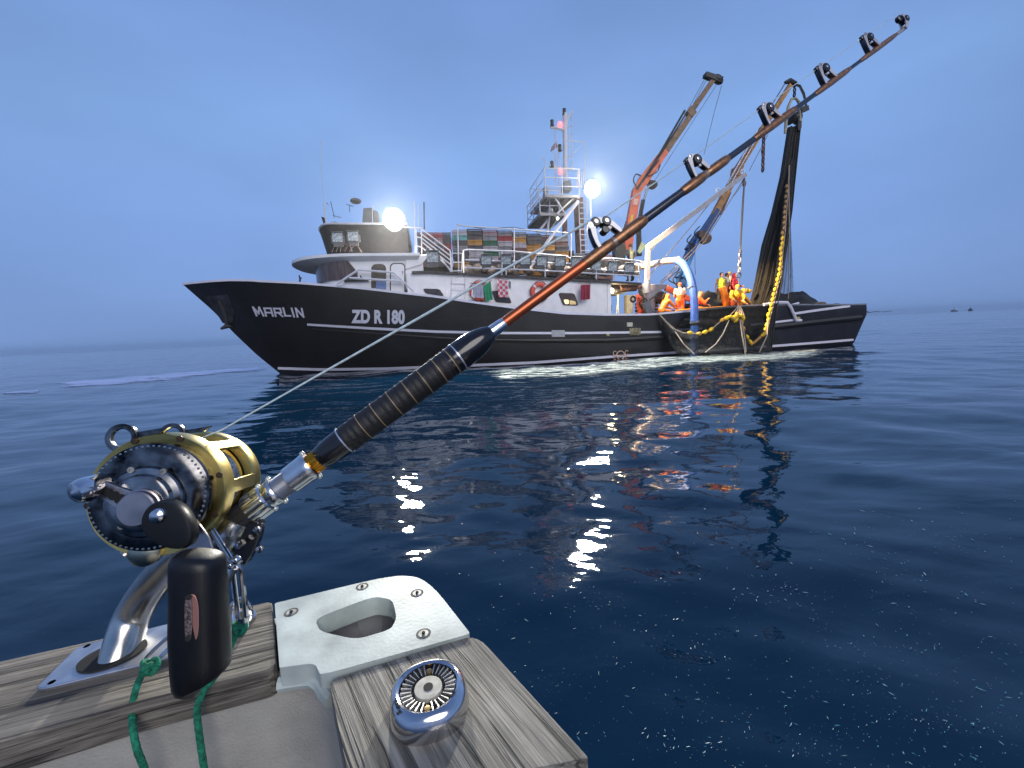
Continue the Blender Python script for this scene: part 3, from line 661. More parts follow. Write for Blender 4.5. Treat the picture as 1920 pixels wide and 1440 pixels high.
for x,y in ((1023,356),(1023,366),(1032,396)): m.lathe(SP(x,y,-1.3)-Vector((0,0,.12)),(0,0,1),[(0,.1),(.08,.14),(.2,.12),(.26,.05)],10)
m.build('signal_lamp',M_steel,V)
# the two burning floodlights
def bigflood(px,py,y,rad,power,pole,sp=.16):
    p=SP(px,py,y); m=MB(); m.lathe(p+Vector((0,.42,0)),(0,-1,0),[(0,.12),(.1,rad*.55),(.3,rad*.9),(.36,rad*.96)],24)
    o=m.build('deck_floodlight',M_lamph,V)
    g=MB(); g.lathe(p+Vector((0,.1,0)),(0,-1,-.1),[(0,rad*.93),(.03,rad*.93),(.14,rad*.8),(.22,rad*.5),(.25,.02)],28); g.build('lamp_lens',mat('lamp_burning',(1,1,1),.3,emit=(1,1,.93),estr=26,noise=0),o)
    MB().tube([p+Vector((0,.35,-rad*.5)),p+Vector((0,.35,-pole))],.04,6).build('lamp_pole',M_rail,o)
    l=bpy.data.lights.new('flood','AREA'); l.shape='DISK'; l.size=rad*1.8; l.energy=power; l.color=(1,.96,.84)
    lo=bpy.data.objects.new('flood_beam',l); col.objects.link(lo); lo.parent=o; lo.location=p+Vector((0,-.22,0)); lo.rotation_euler=(R(-76),0,0)
    q=bpy.data.lights.new('flood_spill','POINT'); q.shadow_soft_size=.12; q.energy=power*sp; q.color=(1,.96,.84); qo=bpy.data.objects.new('flood_spill',q); col.objects.link(qo); qo.parent=o; qo.location=p+Vector((0,-.30,0))
bigflood(738,411,-2.55,.46,3400,.5,.006)
bigflood(1112,353,-2.0,.40,3800,1.2,.04)
MB().ell(SP(1045.5,409.5,-1.2),.07,n=8).build('small_lamp',mat('lamp_small',(1,1,1),.3,emit=(1,1,.95),estr=6,noise=0),V)
wl=bpy.data.lights.new('added_deck_spot','SPOT'); wl.shadow_soft_size=.15; wl.spot_size=R(44); wl.spot_blend=.6; wl.energy=14000; wl.color=(1,.66,.33)  # warm spot added to brighten the crew; its source is unseen
tl=bpy.data.lights.new('tube_lamp_light','POINT'); tl.energy=70; tl.color=(1,.80,.45); tl.shadow_soft_size=.1; tlo=bpy.data.objects.new('tube_lamp_light',tl); col.objects.link(tlo); tlo.parent=o; tlo.location=SP(1152,549,-2.9)
wo2=bpy.data.objects.new('added_deck_spot_beam',wl); col.objects.link(wo2); wo2.parent=V; wo2.location=SP(1118,366,-2.9); 
tgt=SP(1335,565,-2.3); wo2.rotation_euler=(tgt-wo2.location).to_track_quat('-Z','Y').to_euler()
# ---------------------------------------------------------------- cranes (parts of the vessel)
M_or=mat('crane_orange',(.75,.13,.04),.42,noise=.12,nscale=3); M_wood=mat('boom_ochre',(.46,.22,.06),.6,noise=.3,nscale=4); M_wbr=mat('boom_brown',(.24,.145,.08),.6,noise=.3,nscale=5)
M_blue=mat('crane_blue',(.015,.07,.24),.4,noise=.2); M_chr=mat('ram_steel',(.5,.5,.52),.2,metal=1); M_rope=mat('rope_tan',(.42,.34,.26),.85,noise=.2,nscale=20)
M_wire=mat('wire_dark',(.06,.05,.055),.6)
def beam(m,a,b,w0,w1,y,dep=.36,mi=0):                     # box beam between two pixels, widths in pixels
    A,B=SP(a[0],a[1],y),SP(b[0],b[1],y); s=A.z and (SP(a[0]+10,a[1],y)-A).length/10
    d=(B-A).normalized(); n=Vector((-d.z,0,d.x)); 
    def ringo(P,w): h=w*s/2; return [P+n*h+Vector((0,-dep/2,0)),P-n*h+Vector((0,-dep/2,0)),P-n*h*.8+Vector((0,dep/2,0)),P+n*h*.8+Vector((0,dep/2,0))]
    m.loft([ringo(A,w0),ringo(B,w1)],mi); return m
YO=.4
m=MB(); beam(m,(1174,478),(1181,425),15,14,YO); beam(m,(1180,428),(1193,356),16,15,YO); beam(m,(1192,360),(1206,336),15,17,YO)
OC=m.build('orange_crane',M_or,V,bevel=.02)
m=MB(); beam(m,(1203,342),(1246,283),18,13,YO-.02,.34); m.build('boom',M_or,OC,bevel=.015)
m=MB(); beam(m,(1243,290),(1300,208),11,9,YO,.26); beam(m,(1292,214),(1338,148),9,7.5,YO,.2); beam(m,(1290,217),(1298,207),15,15,YO,.3); m.build('boom_extension',M_wbr,OC)
m=MB(); m.ell(SP(1346,149,YO),(.33,.2,.22),Matrix.Rotation(.5,3,'Y')); beam(m,(1321,141),(1352,152),7,9,YO,.3); beam(m,(1322,139),(1330,148),6,6,YO,.2); m.build('boom_head',M_black,OC)
m=MB(); m.tube([SP(1195,354,YO-.3),SP(1237,288,YO-.25),SP(1284,207,YO-.2)],.055,6); m.tube([SP(1199,349,YO-.3),SP(1241,286,YO-.25),SP(1287,212,YO-.2)],.04,6); m.build('ram',M_black,OC)
m=MB(); m.tube([SP(1196,430,YO+.1),SP(1206,375,YO)],.11,8); m.build('ram',M_black,OC)
m=MB(); m.tube([SP(1206,378,YO),SP(1220,338,YO)],.06,8); m.build('ram_rod',M_chr,OC)
m=MB(); m.lathe(SP(1226,346,YO-.35),(.3,1,.2),[(0,.1),(0,.2),(.08,.21),(.1,.14),(.28,.14),(.3,.21),(.38,.2),(.38,.05)],14); m.box(SP(1219,344,YO),(.2,.3,.25)); m.build('winch',mat('winch_dark',(.06,.05,.045),.5,metal=.4),OC)
rails('hoist_wire',[[(1344,158),(1228,338)],[(1353,160),(1338,215),(1320,290)],[(1322,147),(1290,205)],[(1326,147),(1294,206)]],YO,.012,M_wire,parent=OC)
rails('hydraulic_hose',[[(1196,352),(1188,340),(1192,327),(1202,330)],[(1236,300),(1222,318),(1215,330),(1232,322),(1238,308)],[(1172,470),(1167,440),(1174,415)]],YO-.25,.03,M_black,parent=OC)
plate('warning_sticker',[(1184,402),(1188,403),(1185,418),(1181,417)],YO-.2,.015,mat('sticker_yellow',(.8,.5,.02),.5),parent=OC)
plate('pale_panel',[(1189,372),(1198,373),(1195,384),(1187,383)],YO-.2,.015,mat('panel_pale',(.75,.45,.35),.5),parent=OC)
m=MB(); beam(m,(1198,480),(1197,428),8,7,YO+.3,.2); m.build('crane_post',M_black,OC)
# blue based crane with long ochre boom
YB=-.6
m=MB(); beam(m,(1276,575),(1277,520),14,14,YB); beam(m,(1272,522),(1296,466),12,13,YB); beam(m,(1290,470),(1313,438),13,15,YB); BCR=m.build('blue_crane',M_blue,V,bevel=.02)
m=MB(); beam(m,(1282,520),(1300,470),6,6,YB-.3,.12); beam(m,(1300,472),(1308,448),4,4,YB-.3,.1); m.build('ram',mat('ram_blue',(.03,.14,.42),.3),BCR)
m=MB(); beam(m,(1308,452),(1345,395),14,11,YB,.34); m.build('boom_base',M_blue,BCR)
m=MB(); beam(m,(1338,404),(1388,310),10,10,YB,.28); beam(m,(1380,320),(1430,240),10,9,YB,.25); beam(m,(1424,250),(1481,160),8,6.5,YB,.2); beam(m,(1374,322),(1386,325),14,12,YB,.34); m.build('boom',M_wood,BCR)
m=MB(); beam(m,(1350,402),(1368,360),5,5,YB+.3,.1); beam(m,(1355,378),(1331,420),4,4,YB+.3,.1); m.build('boom_strut',M_rust,BCR)
m=MB(); m.tube([SP(1364,345,YB-.25),SP(1420,245,YB-.25)],.045,6); m.build('ram_rod',M_chr,BCR); MB().tube([SP(1370,346,YB-.25),SP(1424,250,YB-.25)],.035,6).build('ram_rod',M_chr,BCR); MB().tube([SP(1448,195,YB),SP(1472,156,YB)],.03,5).build('guy_rod',M_chr,BCR)
m=MB(); m.tube([SP(1472,155,YB),SP(1480,152,YB),SP(1490,158,YB),SP(1492,163,YB)],[.08,.14,.14,.08],8); m.build('boom_head',M_black,BCR)
m=MB(); m.lathe(SP(1325,447,YB-.5),(.3,1,.1),[(0,.1),(0,.26),(.08,.27),(.1,.2),(.3,.2),(.32,.27),(.42,.26),(.42,.05)],16); m.box(SP(1314,440,YB-.2),(.35,.4,.3)); m.build('winch',mat('winch_brown',(.16,.10,.07),.6,noise=.4),BCR)
rails('hydraulic_hose',[[(1296,440),(1288,452),(1300,460),(1292,470)],[(1300,444),(1293,456),(1306,464)],[(1275,505),(1258,518),(1254,525),(1268,532),(1276,526)],[(1274,510),(1262,524),(1272,538)],[(1312,424),(1302,436),(1306,444)]],YB-.3,.028,M_black,parent=BCR)
# block chain and fittings at the boom head
def chain(pts,y,name,parent,r=.028,L=.13,mt=None,M0=None):
    P=[SP(a,b,y) for a,b in pts]; m=MB(); 
    tot=[]; 
    for A,B in zip(P[:-1],P[1:]):
        n=max(1,int((B-A).length/L))
        for k in range(n): tot.append((A.lerp(B,(k+.5)/n),(B-A).normalized()))
    for k,(c,d) in enumerate(tot):
        u,w=perp(d); q=u if k%2 else w
        m.tube([c+d*L*.62*math.cos(t)+q*L*.3*math.sin(t) for t in np.linspace(0,6.283,9)],r,5,cap=False)
    return m.build(name,mt or M_rust,parent)
chain([(1432,250),(1431,285),(1430,322)],YB-.1,'chain',BCR,.04,.22)
m=MB(); m.ell(SP(1430.5,283,YB-.1),(.1,.08,.17)); m.tube([SP(1436,248,YB),SP(1432,258,YB-.1)],.07,6); m.build('hook',M_rust,BCR)
chain([(1490,165),(1489,182)],YB,'chain',BCR,.035,.2,M_black)
# white A-boom with hoist
YW=-2.4
m=MB(); beam(m,(1213,538),(1215,461),8,7,YW,.18); M_der=mat('derrick_white',(.40,.39,.42),.5,noise=.1); WB=m.build('white_derrick',M_der,V,bevel=.01)
m=MB(); beam(m,(1213.5,464),(1397,327),9.5,7.5,YW,.22); m.build('boom',M_der,WB,bevel=.01)
plate('gusset',[(1218,465),(1229,458),(1227,466),(1220,471)],YW-.02,.08,M_wht,parent=WB)
m=MB(); 
for x,y in ((1346,357),(1392,322)): m.tube([SP(x,y,YW)+Vector((.1*math.cos(t),0,.1*math.sin(t))) for t in np.linspace(0,6.283,12)],.025,5)
m.build('eye',M_wht,WB)
m=MB(); m.lathe(SP(1213,545,YW),(0,0,1),[(-.1,.17),(.35,.17),(.35,.13),(.5,.13)],12); m.build('post_socket',M_der,WB)
rails('stay_rope',[[(1219,515),(1300,420),(1346,362)],[(1237,530),(1300,466),(1318,448),(1352,392),(1362,360)],[(1240,532),(1322,452),(1395,335)],[(1197,489),(1216,493)]],YW+.1,.022,M_rope,parent=WB)
rails('stay_rope',[[(1303,460),(1303,498),(1304,515)],[(1395,342),(1370,375),(1336,430)],[(1440,252),(1405,320)]],YW+.3,.012,M_wire,parent=WB)
# hoist line with block, chain and ring
m=MB(); m.tube([SP(1395.5,334,YW),SP(1395,345,YW)],.05,5); m.tube([SP(1395,350,YW),SP(1391,400,YW-.3),SP(1388,466,YW-.6)],.035,6); m.tube([SP(1396,350,YW),SP(1393,400,YW-.3),SP(1389,466,YW-.6)],.02,6)
m.ell(SP(1395.5,344,YW),(.1,.07,.16)); m.ell(SP(1388.5,471,YW-.6),(.07,.06,.12)); m.build('hoist_line',mat('hoist_rope',(.2,.17,.15),.8),WB)
chain([(1388,475),(1386,510)],YW-.6,'hoist_chain',WB,.035,.2,M_steel)
m=MB(); c=SP(1385,516,YW-.6); m.tube([c+Vector((.12*math.cos(t),0,.12*math.sin(t))) for t in np.linspace(0,6.283,12)],.035,6); m.tube([c-Vector((0,0,.1)),SP(1385,560,-3.0),SP(1384,574,-3.7)],.025,5); m.build('hoist_ring',M_steel,WB)
# orange pipe boom on the working deck, lies against the derrick
m=MB(); beam(m,(1248,540),(1302,566),9,8,-1.9,.2); m.build('orange_pipe',M_or,V)
m=MB(); m.lathe(SP(1240,558,-2.3),(0,1,0),[(0,.05),(0,.3),(.1,.3),(.1,.18),(.4,.18),(.4,.3),(.5,.3)],14); m.build('deck_winch',M_black,V); MB().lathe(SP(1293,577,-2.0),(0,1,0),[(0,.05),(0,.22),(.3,.22)],12).build('line_drum',M_black,V)
rails('hydraulic_hose',[[(1206,580),(1199,568),(1210,560),(1216,570)],[(1216,566),(1228,556),(1240,560)],[(1250,545),(1243,556),(1240,572)]],-2.5,.03,M_black)
m=MB(); beam(m,(1209,567),(1217,588),12,12,-2.6,.3); m.build('valve_box',mat('valve_grey',(.12,.13,.15),.5),V)
# ---------------------------------------------------------------- fish crates
PAL={'grey':(.085,.075,.08),'white':(.40,.37,.41),'red':(.30,.04,.05),'green':(.03,.12,.07),'ochre':(.45,.22,.05),'teal':(.13,.34,.34),'brown':(.16,.08,.07),'pink':(.36,.22,.25),'steel':(.24,.24,.26)}
def crate_mesh(w,d,h):
    m=MB(); t=.02
    for s in (-1,1):
        m.box((0,s*(d/2-t/2),h*.14),(w*.95,t,h*.28)); m.box((0,s*(d/2-t/2+.006),h*.90),(w,t*1.6,h*.17)); m.box((0,s*(d/2-t/2),h*.57),(w*.95,t,h*.14))
        m.box((s*(w/2-t/2-.004),0,h*.14),(t,d*.95,h*.28)); m.box((s*(w/2-t/2),0,h*.90),(t*1.6,d*.94,h*.16)); m.box((s*(w/2-t/2-.004),0,h*.57),(t,d*.94,h*.14))
        for k in range(8): m.box((-w*.44+w*.88*k/7,s*(d/2-t*.6),h*.5),(.03,t*1.1,h*.72))
        for k in range(4): m.box((s*(w/2-t*.7),-d*.4+d*.8*k/3,h*.5),(t*1.1,.03,h*.72))
    m.box((0,0,.012),(w*.94,d*.94,.02)); m.box((0,0,h*.38),(w*.90,d*.90,h*.64)); return m
MC={k:mat('crate_'+k,v,.65,noise=.25,nscale=5) for k,v in PAL.items()}
x0=spx(859,-1.75); x1=spx(1071,-1.75); NCOL=8; cw=(x1-x0)/NCOL; 
ztop=[SP(859+26.5*(k+.5),t,-1.75).z for k,t in enumerate([430,429,430.5,432,434.5,438,440,442])]
ch=.232
CM=crate_mesh(cw-.015,.5,ch-.006).mesh('fish_crate',[MC['grey']])
cols=["white teal grey steel grey grey ochre grey grey","grey grey ochre grey white white grey brown grey","pink steel green white green white grey grey steel","steel red white steel white red grey brown grey","steel ochre white brown grey grey grey ochre grey","grey grey ochre ochre ochre pink grey ochre grey","brown grey ochre grey steel grey ochre grey grey","steel brown grey ochre ochre grey ochre grey brown"]
ORD=['first','second','third','fourth','fifth','sixth','seventh','eighth','ninth','tenth','eleventh','twelfth']
def crate(loc,c,label,group,me=CM):
    o=bpy.data.objects.new('fish_crate',me); col.objects.link(o); o.matrix_world=SM@Matrix.Translation(loc)@Matrix.Rotation(rng.uniform(-.05,.05),4,'Z')@Matrix.Rotation(rng.uniform(-.012,.012),4,'Y')
    o.material_slots[0].link='OBJECT'; o.material_slots[0].material=MC[c]; tag(o,label,'crate',group)
zb=UDZ(960)
for i in range(NCOL):
    names=cols[i].split()
    for j in range(9):
        z=ztop[i]-ch*(j+1)-.0
        if z<zb-.05: break
        crate(Vector((x0+cw*(i+.5)+rng.uniform(-.012,.012),-1.75+.25+rng.uniform(-.03,.03),z)),names[j%9],f"{names[j]} crate, {ORD[j]} from top, {ORD[i]} column of the main stack from the left",'crates of the main stack')
x2=spx(795,.6); x3=spx(857,.6); cw2=(x3-x2)/4; zt2=SP(825,435.5,.6).z
CM2=crate_mesh(cw2-.015,.5,.27).mesh('fish_crate',[MC['grey']])
cols2=["brown grey brown grey grey brown","red grey brown brown grey grey","red pink grey grey brown grey","grey grey red brown grey brown"]
for i in range(4):
    nm=cols2[i].split()
    for j in range(6): crate(Vector((x2+cw2*(i+.5),.85,zt2-.275*(j+1))),nm[j],f"{nm[j]} crate, {ORD[j]} from top, {ORD[i]} column of the stack behind the stairs",'crates behind the stairs',CM2)
MB().box((spx(830,.85),.85,(zt2-1.65+zb)/2-.0),(2.6,.6,max(.1,zt2-1.65-zb))).build('crate_plinth',M_dk,V)
m=MB(); m.box(((x0+x1)/2,-1.5,zb-.12),(x1-x0,.55,.2)); m.build('crate_plinth',M_dk,V)
x4=spx(1076,-1.2)
for i in range(2):
    for j in range(5):
        crate(Vector((x4+.36+i*.7,-.9,zb+.03+ch*j)),['grey','steel','grey','white','steel'][(j+i)%5],f"dull {['grey','steel','grey','white','steel'][(j+i)%5]} crate, {ORD[4-j]} from top in the {['left','right'][i]} small pile beside mast foot",'crates beside the mast foot')
# ---------------------------------------------------------------- laundry and life rings on the white wall
def cloth(name,P,lab,cat,mt,fold=.05,nf=5):
    # four pixel corners: top-left, top-right, bottom-right, bottom-left
    y=-hwD-.26; C=[SP(a,b,y) for a,b in P]; base=(C[0]+C[1])/2; t=thing(name,lab,cat,SM@Matrix.Translation(base)); n=16; rings=[]; th=.02
    for i in range(n+1):
        u=i/n; a=C[0].lerp(C[1],u); b=C[3].lerp(C[2],u); r=[]
        for k in range(9):
            v=k/8; p=a.lerp(b,v); p.y-=fold*v*math.sin(u*nf*3.1+.6)+.04*v; r.append(p-base)
        rings.append(r+[q+Vector((0,th,0)) for q in reversed(r)])
    MB().loft(rings).build('fabric',mt,t,sharp=70)
    MB().tube([C[0]-base+Vector((-.08,.10,.05)),C[1]-base+Vector((.08,.10,.05))],.012,5).build('line',M_wire,t)
    return t
cloth('towel',[(886,533),(906,534),(907,560),(884,556)],'pale grey towel hanging below the left lifebuoy on the white wall','towel',mat('cloth_grey',(.33,.33,.42),.9))
cloth('towel',[(906,536),(920,527),(924,562),(910,565)],'green towel hanging on the white ship wall','towel',mat('cloth_green',(.02,.24,.12),.9))
M_chk=bpy.data.materials.new('cloth_checked'); M_chk.use_nodes=True; n_=M_chk.node_tree; ck=n_.nodes.new('ShaderNodeTexChecker'); ck.inputs['Scale'].default_value=8.5; tcn=n_.nodes.new('ShaderNodeTexCoord')
mpc=n_.nodes.new('ShaderNodeMapping'); mpc.inputs['Scale'].default_value=(1,.001,1); mpc.inputs['Location'].default_value=(.02,.05,.03); n_.links.new(tcn.outputs['Object'],mpc.inputs[0]); n_.links.new(mpc.outputs[0],ck.inputs[0])
ck.inputs[1].default_value=(.62,.55,.57,1); ck.inputs[2].default_value=(.55,.07,.12,1); n_.links.new(ck.outputs[0],n_.nodes['Principled BSDF'].inputs['Base Color']); n_.nodes['Principled BSDF'].inputs['Roughness'].default_value=.9
cloth('towel',[(933,523),(951,526),(954,558),(934,557)],'red and white checked cloth hanging over the slanted window','towel',M_chk)
cloth('towel',[(1089,534),(1107,533),(1106,561),(1088,563)],'dark red cloth hanging alone at the right end of the white wall','towel',mat('cloth_crimson',(.26,.02,.05),.9))
m=MB()
def lifering(px,py,r,lab):
    c=SP(px,py,-hwD-.09); t=thing('lifebuoy',lab,'lifebuoy',SM@Matrix.Translation(c),'lifebuoys on the white wall')
    R_=r*.76; r_=r*.24
    m=MB(); N=32
    rings=[[Vector(((R_+r_*math.cos(a))*math.cos(t_),-r_*.7*math.sin(a),(R_+r_*math.cos(a))*math.sin(t_))) for a in np.linspace(0,6.283,9)[:-1]] for t_ in np.linspace(0,6.283,N+1)]
    m.loft(rings,0,False); m.build('ring',mat('buoy_orange',(.70,.085,.05),.5),t)
    w=MB()
    for t0 in (.6,2.2,3.75,5.3):
        rr2=[[Vector(((R_+r_*1.06*math.cos(a))*math.cos(t_),-r_*.75*math.sin(a),(R_+r_*1.06*math.cos(a))*math.sin(t_))) for a in np.linspace(0,6.283,9)[:-1]] for t_ in np.linspace(t0,t0+.26,4)]
        w.loft(rr2,0,False)
    w.build('band',mat('buoy_white',(.7,.68,.68),.5),t)
    g=MB(); g.tube([Vector((r*1.08*math.cos(t_)*(1-.1*math.sin(t_*2)**2),-.05,r*1.08*math.sin(t_)*(1-.1*math.sin(t_*2)**2))) for t_ in np.linspace(0,6.283,33)],.012,4); g.build('grab_line',M_wire,t)
lifering(899,546,.42,'orange lifebuoy half hidden by the grey and green towels'); lifering(1012,547,.42,'orange lifebuoy behind the fishing rod in the middle of the white wall')
rails('wall_brackets',[[(955,527),(955,538)],[(957,528),(957,538)],[(955,538),(958,540)]],-hwD-.05,.02,M_steel)
# ---------------------------------------------------------------- blue fish pump pipe
t=thing('fish_pump_pipe','thick blue curved pump pipe arching over the rail down into the water','pipe',SM)
def spipe(L,r,nm,mt,n=12):
    P=[SP(a,b,y) for a,b,y in L]; Q=[]
    for i in range(len(P)-1):
        p0=P[max(i-1,0)];p1=P[i];p2=P[i+1];p3=P[min(i+2,len(P)-1)]
        for k in range(5):
            u=k/5; Q.append(.5*((2*p1)+(p2-p0)*u+(2*p0-5*p1+4*p2-p3)*u*u+(3*p1-p0-3*p2+p3)*u**3))
    Q.append(P[-1]); return MB().tube(Q,r,n).build(nm,mt,t)
spipe([(1190,499,-1.6),(1212,499,-1.9),(1240,491,-2.3),(1268,488,-2.8)],.145,'white_section',M_der)
spipe([(1268,488,-2.8),(1281,495,-3.2),(1292,515,-3.6),(1299,540,-3.9),(1302,570,-4.1),(1302,603,-4.2)],.17,'blue_section',mat('pipe_blue',(.06,.13,.42),.35,noise=.15))
spipe([(1302,603,-4.2),(1302,612,-4.2)],.155,'rubber_joint',M_black)
spipe([(1302,611,-4.2),(1301.5,640,-4.25),(1301.5,668,-4.3)],.165,'lower_section',mat('pipe_blue_wet',(.035,.085,.26),.3,noise=.2))
for a in ((1270,488.5,-2.85),(1297,536,-3.86),(1302,602,-4.2),(1302,632,-4.23)):
    p=SP(*a); q=SP(a[0]+(2 if a[1]<500 else .4),a[1]+(.2 if a[1]<500 else 3),a[2]); MB().tube([p,q],.2,12).build('clamp',M_steel,t)
# ---------------------------------------------------------------- the seine net
NET=thing('fishing_net','black purse seine net hanging from the crane head over the rail with yellow floats','net',SM)
def net_mat(name,c,op,sx=26,sz=1.6,mesh_=True):
    m=bpy.data.materials.new(name); m.use_nodes=True; n=m.node_tree; b=n.nodes['Principled BSDF']; b.inputs['Roughness'].default_value=.7
    t=n.nodes.new('ShaderNodeTexCoord'); mp=n.nodes.new('ShaderNodeMapping'); mp.inputs['Scale'].default_value=(sx,sx*.5,sz)
    n.links.new(t.outputs['Object'],mp.inputs[0]); q=n.nodes.new('ShaderNodeTexNoise'); q.inputs['Scale'].default_value=1; q.inputs['Detail'].default_value=5; n.links.new(mp.outputs[0],q.inputs[0])
    rp=n.nodes.new('ShaderNodeValToRGB'); rp.color_ramp.elements[0].position=.4; rp.color_ramp.elements[1].position=.75; rp.color_ramp.elements[0].color=(*[k*.45 for k in c],1); rp.color_ramp.elements[1].color=(*[k*2.6 for k in c],1)
    n.links.new(q.outputs[0],rp.inputs[0]); n.links.new(rp.outputs[0],b.inputs['Base Color'])
    bu=n.nodes.new('ShaderNodeBump'); bu.inputs['Distance'].default_value=.05; n.links.new(q.outputs[0],bu.inputs['Height']); n.links.new(bu.outputs[0],b.inputs['Normal'])
    if op<1:
        mr=n.nodes.new('ShaderNodeMapRange'); mr.inputs[1].default_value=.3; mr.inputs[2].default_value=.7; mr.inputs[3].default_value=max(0,op-.22); mr.inputs[4].default_value=min(1,op+.22)
        n.links.new(q.outputs[0],mr.inputs[0]); n.links.new(mr.outputs[0],b.inputs['Alpha'])
    return m
N_dk=net_mat('net_black',(.010,.010,.009),1.0); N_mid=net_mat('net_loose',(.011,.011,.010),.68,20,2.5); N_thin=net_mat('net_thin',(.015,.015,.03),.42,24,1.2)
def curtain(name,left,right,mt,folds,amp,nu=60,nv=50,edge=0):
    # left/right: lists of (px,py,y) from top to bottom
    def lin(L,v):
        k=np.linspace(0,1,len(L)); return SP(float(np.interp(v,k,[a[0] for a in L])),float(np.interp(v,k,[a[1] for a in L])),float(np.interp(v,k,[a[2] for a in L])))
    vs=[]; 
    ph=rng.uniform(0,6,6)
    for i in range(nv+1):
        v=i/nv; A=lin(left,v); B=lin(right,v)
        for j in range(nu+1):
            u=j/nu; p=A.lerp(B,u); w=(B-A).length
            f=math.sin(u*folds*6.28+ph[0]+v*1.2)+.5*math.sin(u*folds*2.3*6.28+ph[1]+v*2)+.4*math.sin(u*folds*.4*6.28+ph[2])
            p.y+=amp*min(1,w/.8)*f; vs.append(p)
    fs=[(i*(nu+1)+j,i*(nu+1)+j+1,(i+1)*(nu+1)+j+1,(i+1)*(nu+1)+j) for i in range(nv) for j in range(nu)]
    m=MB(); m.add(vs,fs); return m.build(name,mt,NET,sharp=180)
curtain('net_curtain',[(1479,238,-1.0),(1464,330,-1.4),(1447,400,-1.6),(1428,460,-1.8),(1414,530,-2.0),(1403,577,-2.2)],[(1498,238,-1.0),(1489,330,-1.6),(1482,400,-2.2),(1474,460,-2.6),(1462,530,-3.2),(1446,577,-3.6)],N_dk,9,.13)
curtain('net_curtain',[(1484,300,-1.5),(1470,380,-2.2),(1462,450,-2.7),(1452,530,-3.3),(1441,590,-4.0),(1437,664,-4.35)],[(1491,300,-1.5),(1485,380,-2.3),(1477,450,-2.8),(1468,530,-3.4),(1455,600,-4.0),(1447,664,-4.3)],N_dk,3,.06,30)
curtain('net_curtain',[(1481,400,-1.0),(1474,480,-.9),(1462,560,-.8)],[(1482,400,-1.0),(1485,480,-.6),(1489,572,-.3)],N_thin,4,.05,24,20)
# skirt lying outside the hull, closed below by the water
curtain('net_skirt',[(1236,590,-3.75),(1252,608,-3.9),(1280,622,-4.2),(1302,626,-4.4),(1334,618,-4.4),(1360,600,-4.3),(1390,596,-4.3),(1402,632,-4.4),(1413,645,-4.4),(1430,628,-4.4),(1440,600,-4.3)],[(1266,664,-4.3),(1280,664,-4.5),(1300,664,-4.8),(1320,663,-5.0),(1340,663,-5.1),(1365,663,-5.1),(1385,663,-5.1),(1400,663,-5.0),(1415,663,-4.8),(1430,663,-4.6),(1445,663,-4.4)],N_mid,1.4,.05,24,80)
curtain('net_skirt',[(1236,590,-3.72),(1246,604,-3.8),(1262,620,-3.9),(1274,632,-4.0)],[(1250,640,-3.8),(1262,652,-3.95),(1272,664,-4.2),(1282,666,-4.3)],N_dk,2,.06,24,30)
curtain('net_skirt',[(1300,578,-3.72),(1340,576,-3.72),(1380,574,-3.72),(1420,574,-3.72),(1440,574,-3.75)],[(1262,622,-3.85),(1310,640,-3.95),(1370,650,-4.0),(1410,655,-4.05),(1440,655,-4.1)],N_mid,2,.05,30,40)
def heap(name,c,r,n,mt,parent=NET):
    m=MB(); 
    N=26; vs=[]
    for i in range(N+1):
        for j in range(N+1):
            u=i/N*2-1; v=j/N*2-1; d=min(1,math.hypot(u,v)); h=(1-d**2.2)*(1+.16*math.sin(u*7+n)*math.cos(v*6+n*2))+.05*math.sin(u*19+n)*math.sin(v*17)
            vs.append(Vector((c[0]+u*r[0],c[1]+v*r[1],c[2]+h*r[2]-.04)))
    fs=[(i*(N+1)+j,(i+1)*(N+1)+j,(i+1)*(N+1)+j+1,i*(N+1)+j+1) for i in range(N) for j in range(N)]
    m.add(vs,fs); return m.build(name,mt,parent,sharp=180)
c=SP(1352,588,-1.4); heap('net_heap',(c.x,-1.4,1.7),(2.2,1.6,1.35),1.3,N_dk)
c=SP(1470,575,-.6); heap('net_heap',(c.x-.1,-.6,1.6),(2.4,2.2,1.35),2.1,N_dk)
c=SP(1535,575,-.8); heap('net_heap',(c.x,-.8,1.65),(2.7,1.9,.62),3.4,net_mat('net_brown',(.035,.025,.02),1.0,8,8))
m=MB()
for k in range(26):
    a=SP(rng.uniform(1500,1545),569+rng.uniform(-2,2),-1.7+rng.uniform(-.4,.4)); m.ell(a,(rng.uniform(.1,.3),.12,.07),None,7,5)
m.build('coiled_lines',mat('coiled_rope',(.2,.14,.10),.9,noise=.4),NET)
# floats
FM_=mat('float_yellow',(.82,.50,.015),.45,noise=.12,nscale=8); FM2=mat('float_shaded_brown',(.42,.22,.07),.6,noise=.35,nscale=9)  # second tone is browned to paint the shadow on the upper floats
FM3=mat('float_faded',(.62,.36,.05),.6,noise=.25,nscale=9); fe=MB(); fe.ell((0,0,0),(.085,.085,.135),n=12,k=8); fe.tube([(0,0,-.15),(0,0,.15)],.03,6); FME=fe.mesh('float',[FM_])
def fl(p,d,s=1,mt=None):
    o=bpy.data.objects.new('float',FME); col.objects.link(o); o.parent=NET; o.location=p; o.rotation_mode='QUATERNION'; o.rotation_quaternion=d.to_track_quat('Z','Y'); s*=rng.uniform(.88,1.06); o.scale=(s,s,s*rng.uniform(.9,1.05)); mt=mt or (FM3 if rng.random()<.3 else FM_)
    o.material_slots[0].link='OBJECT'; o.material_slots[0].material=mt or FM_
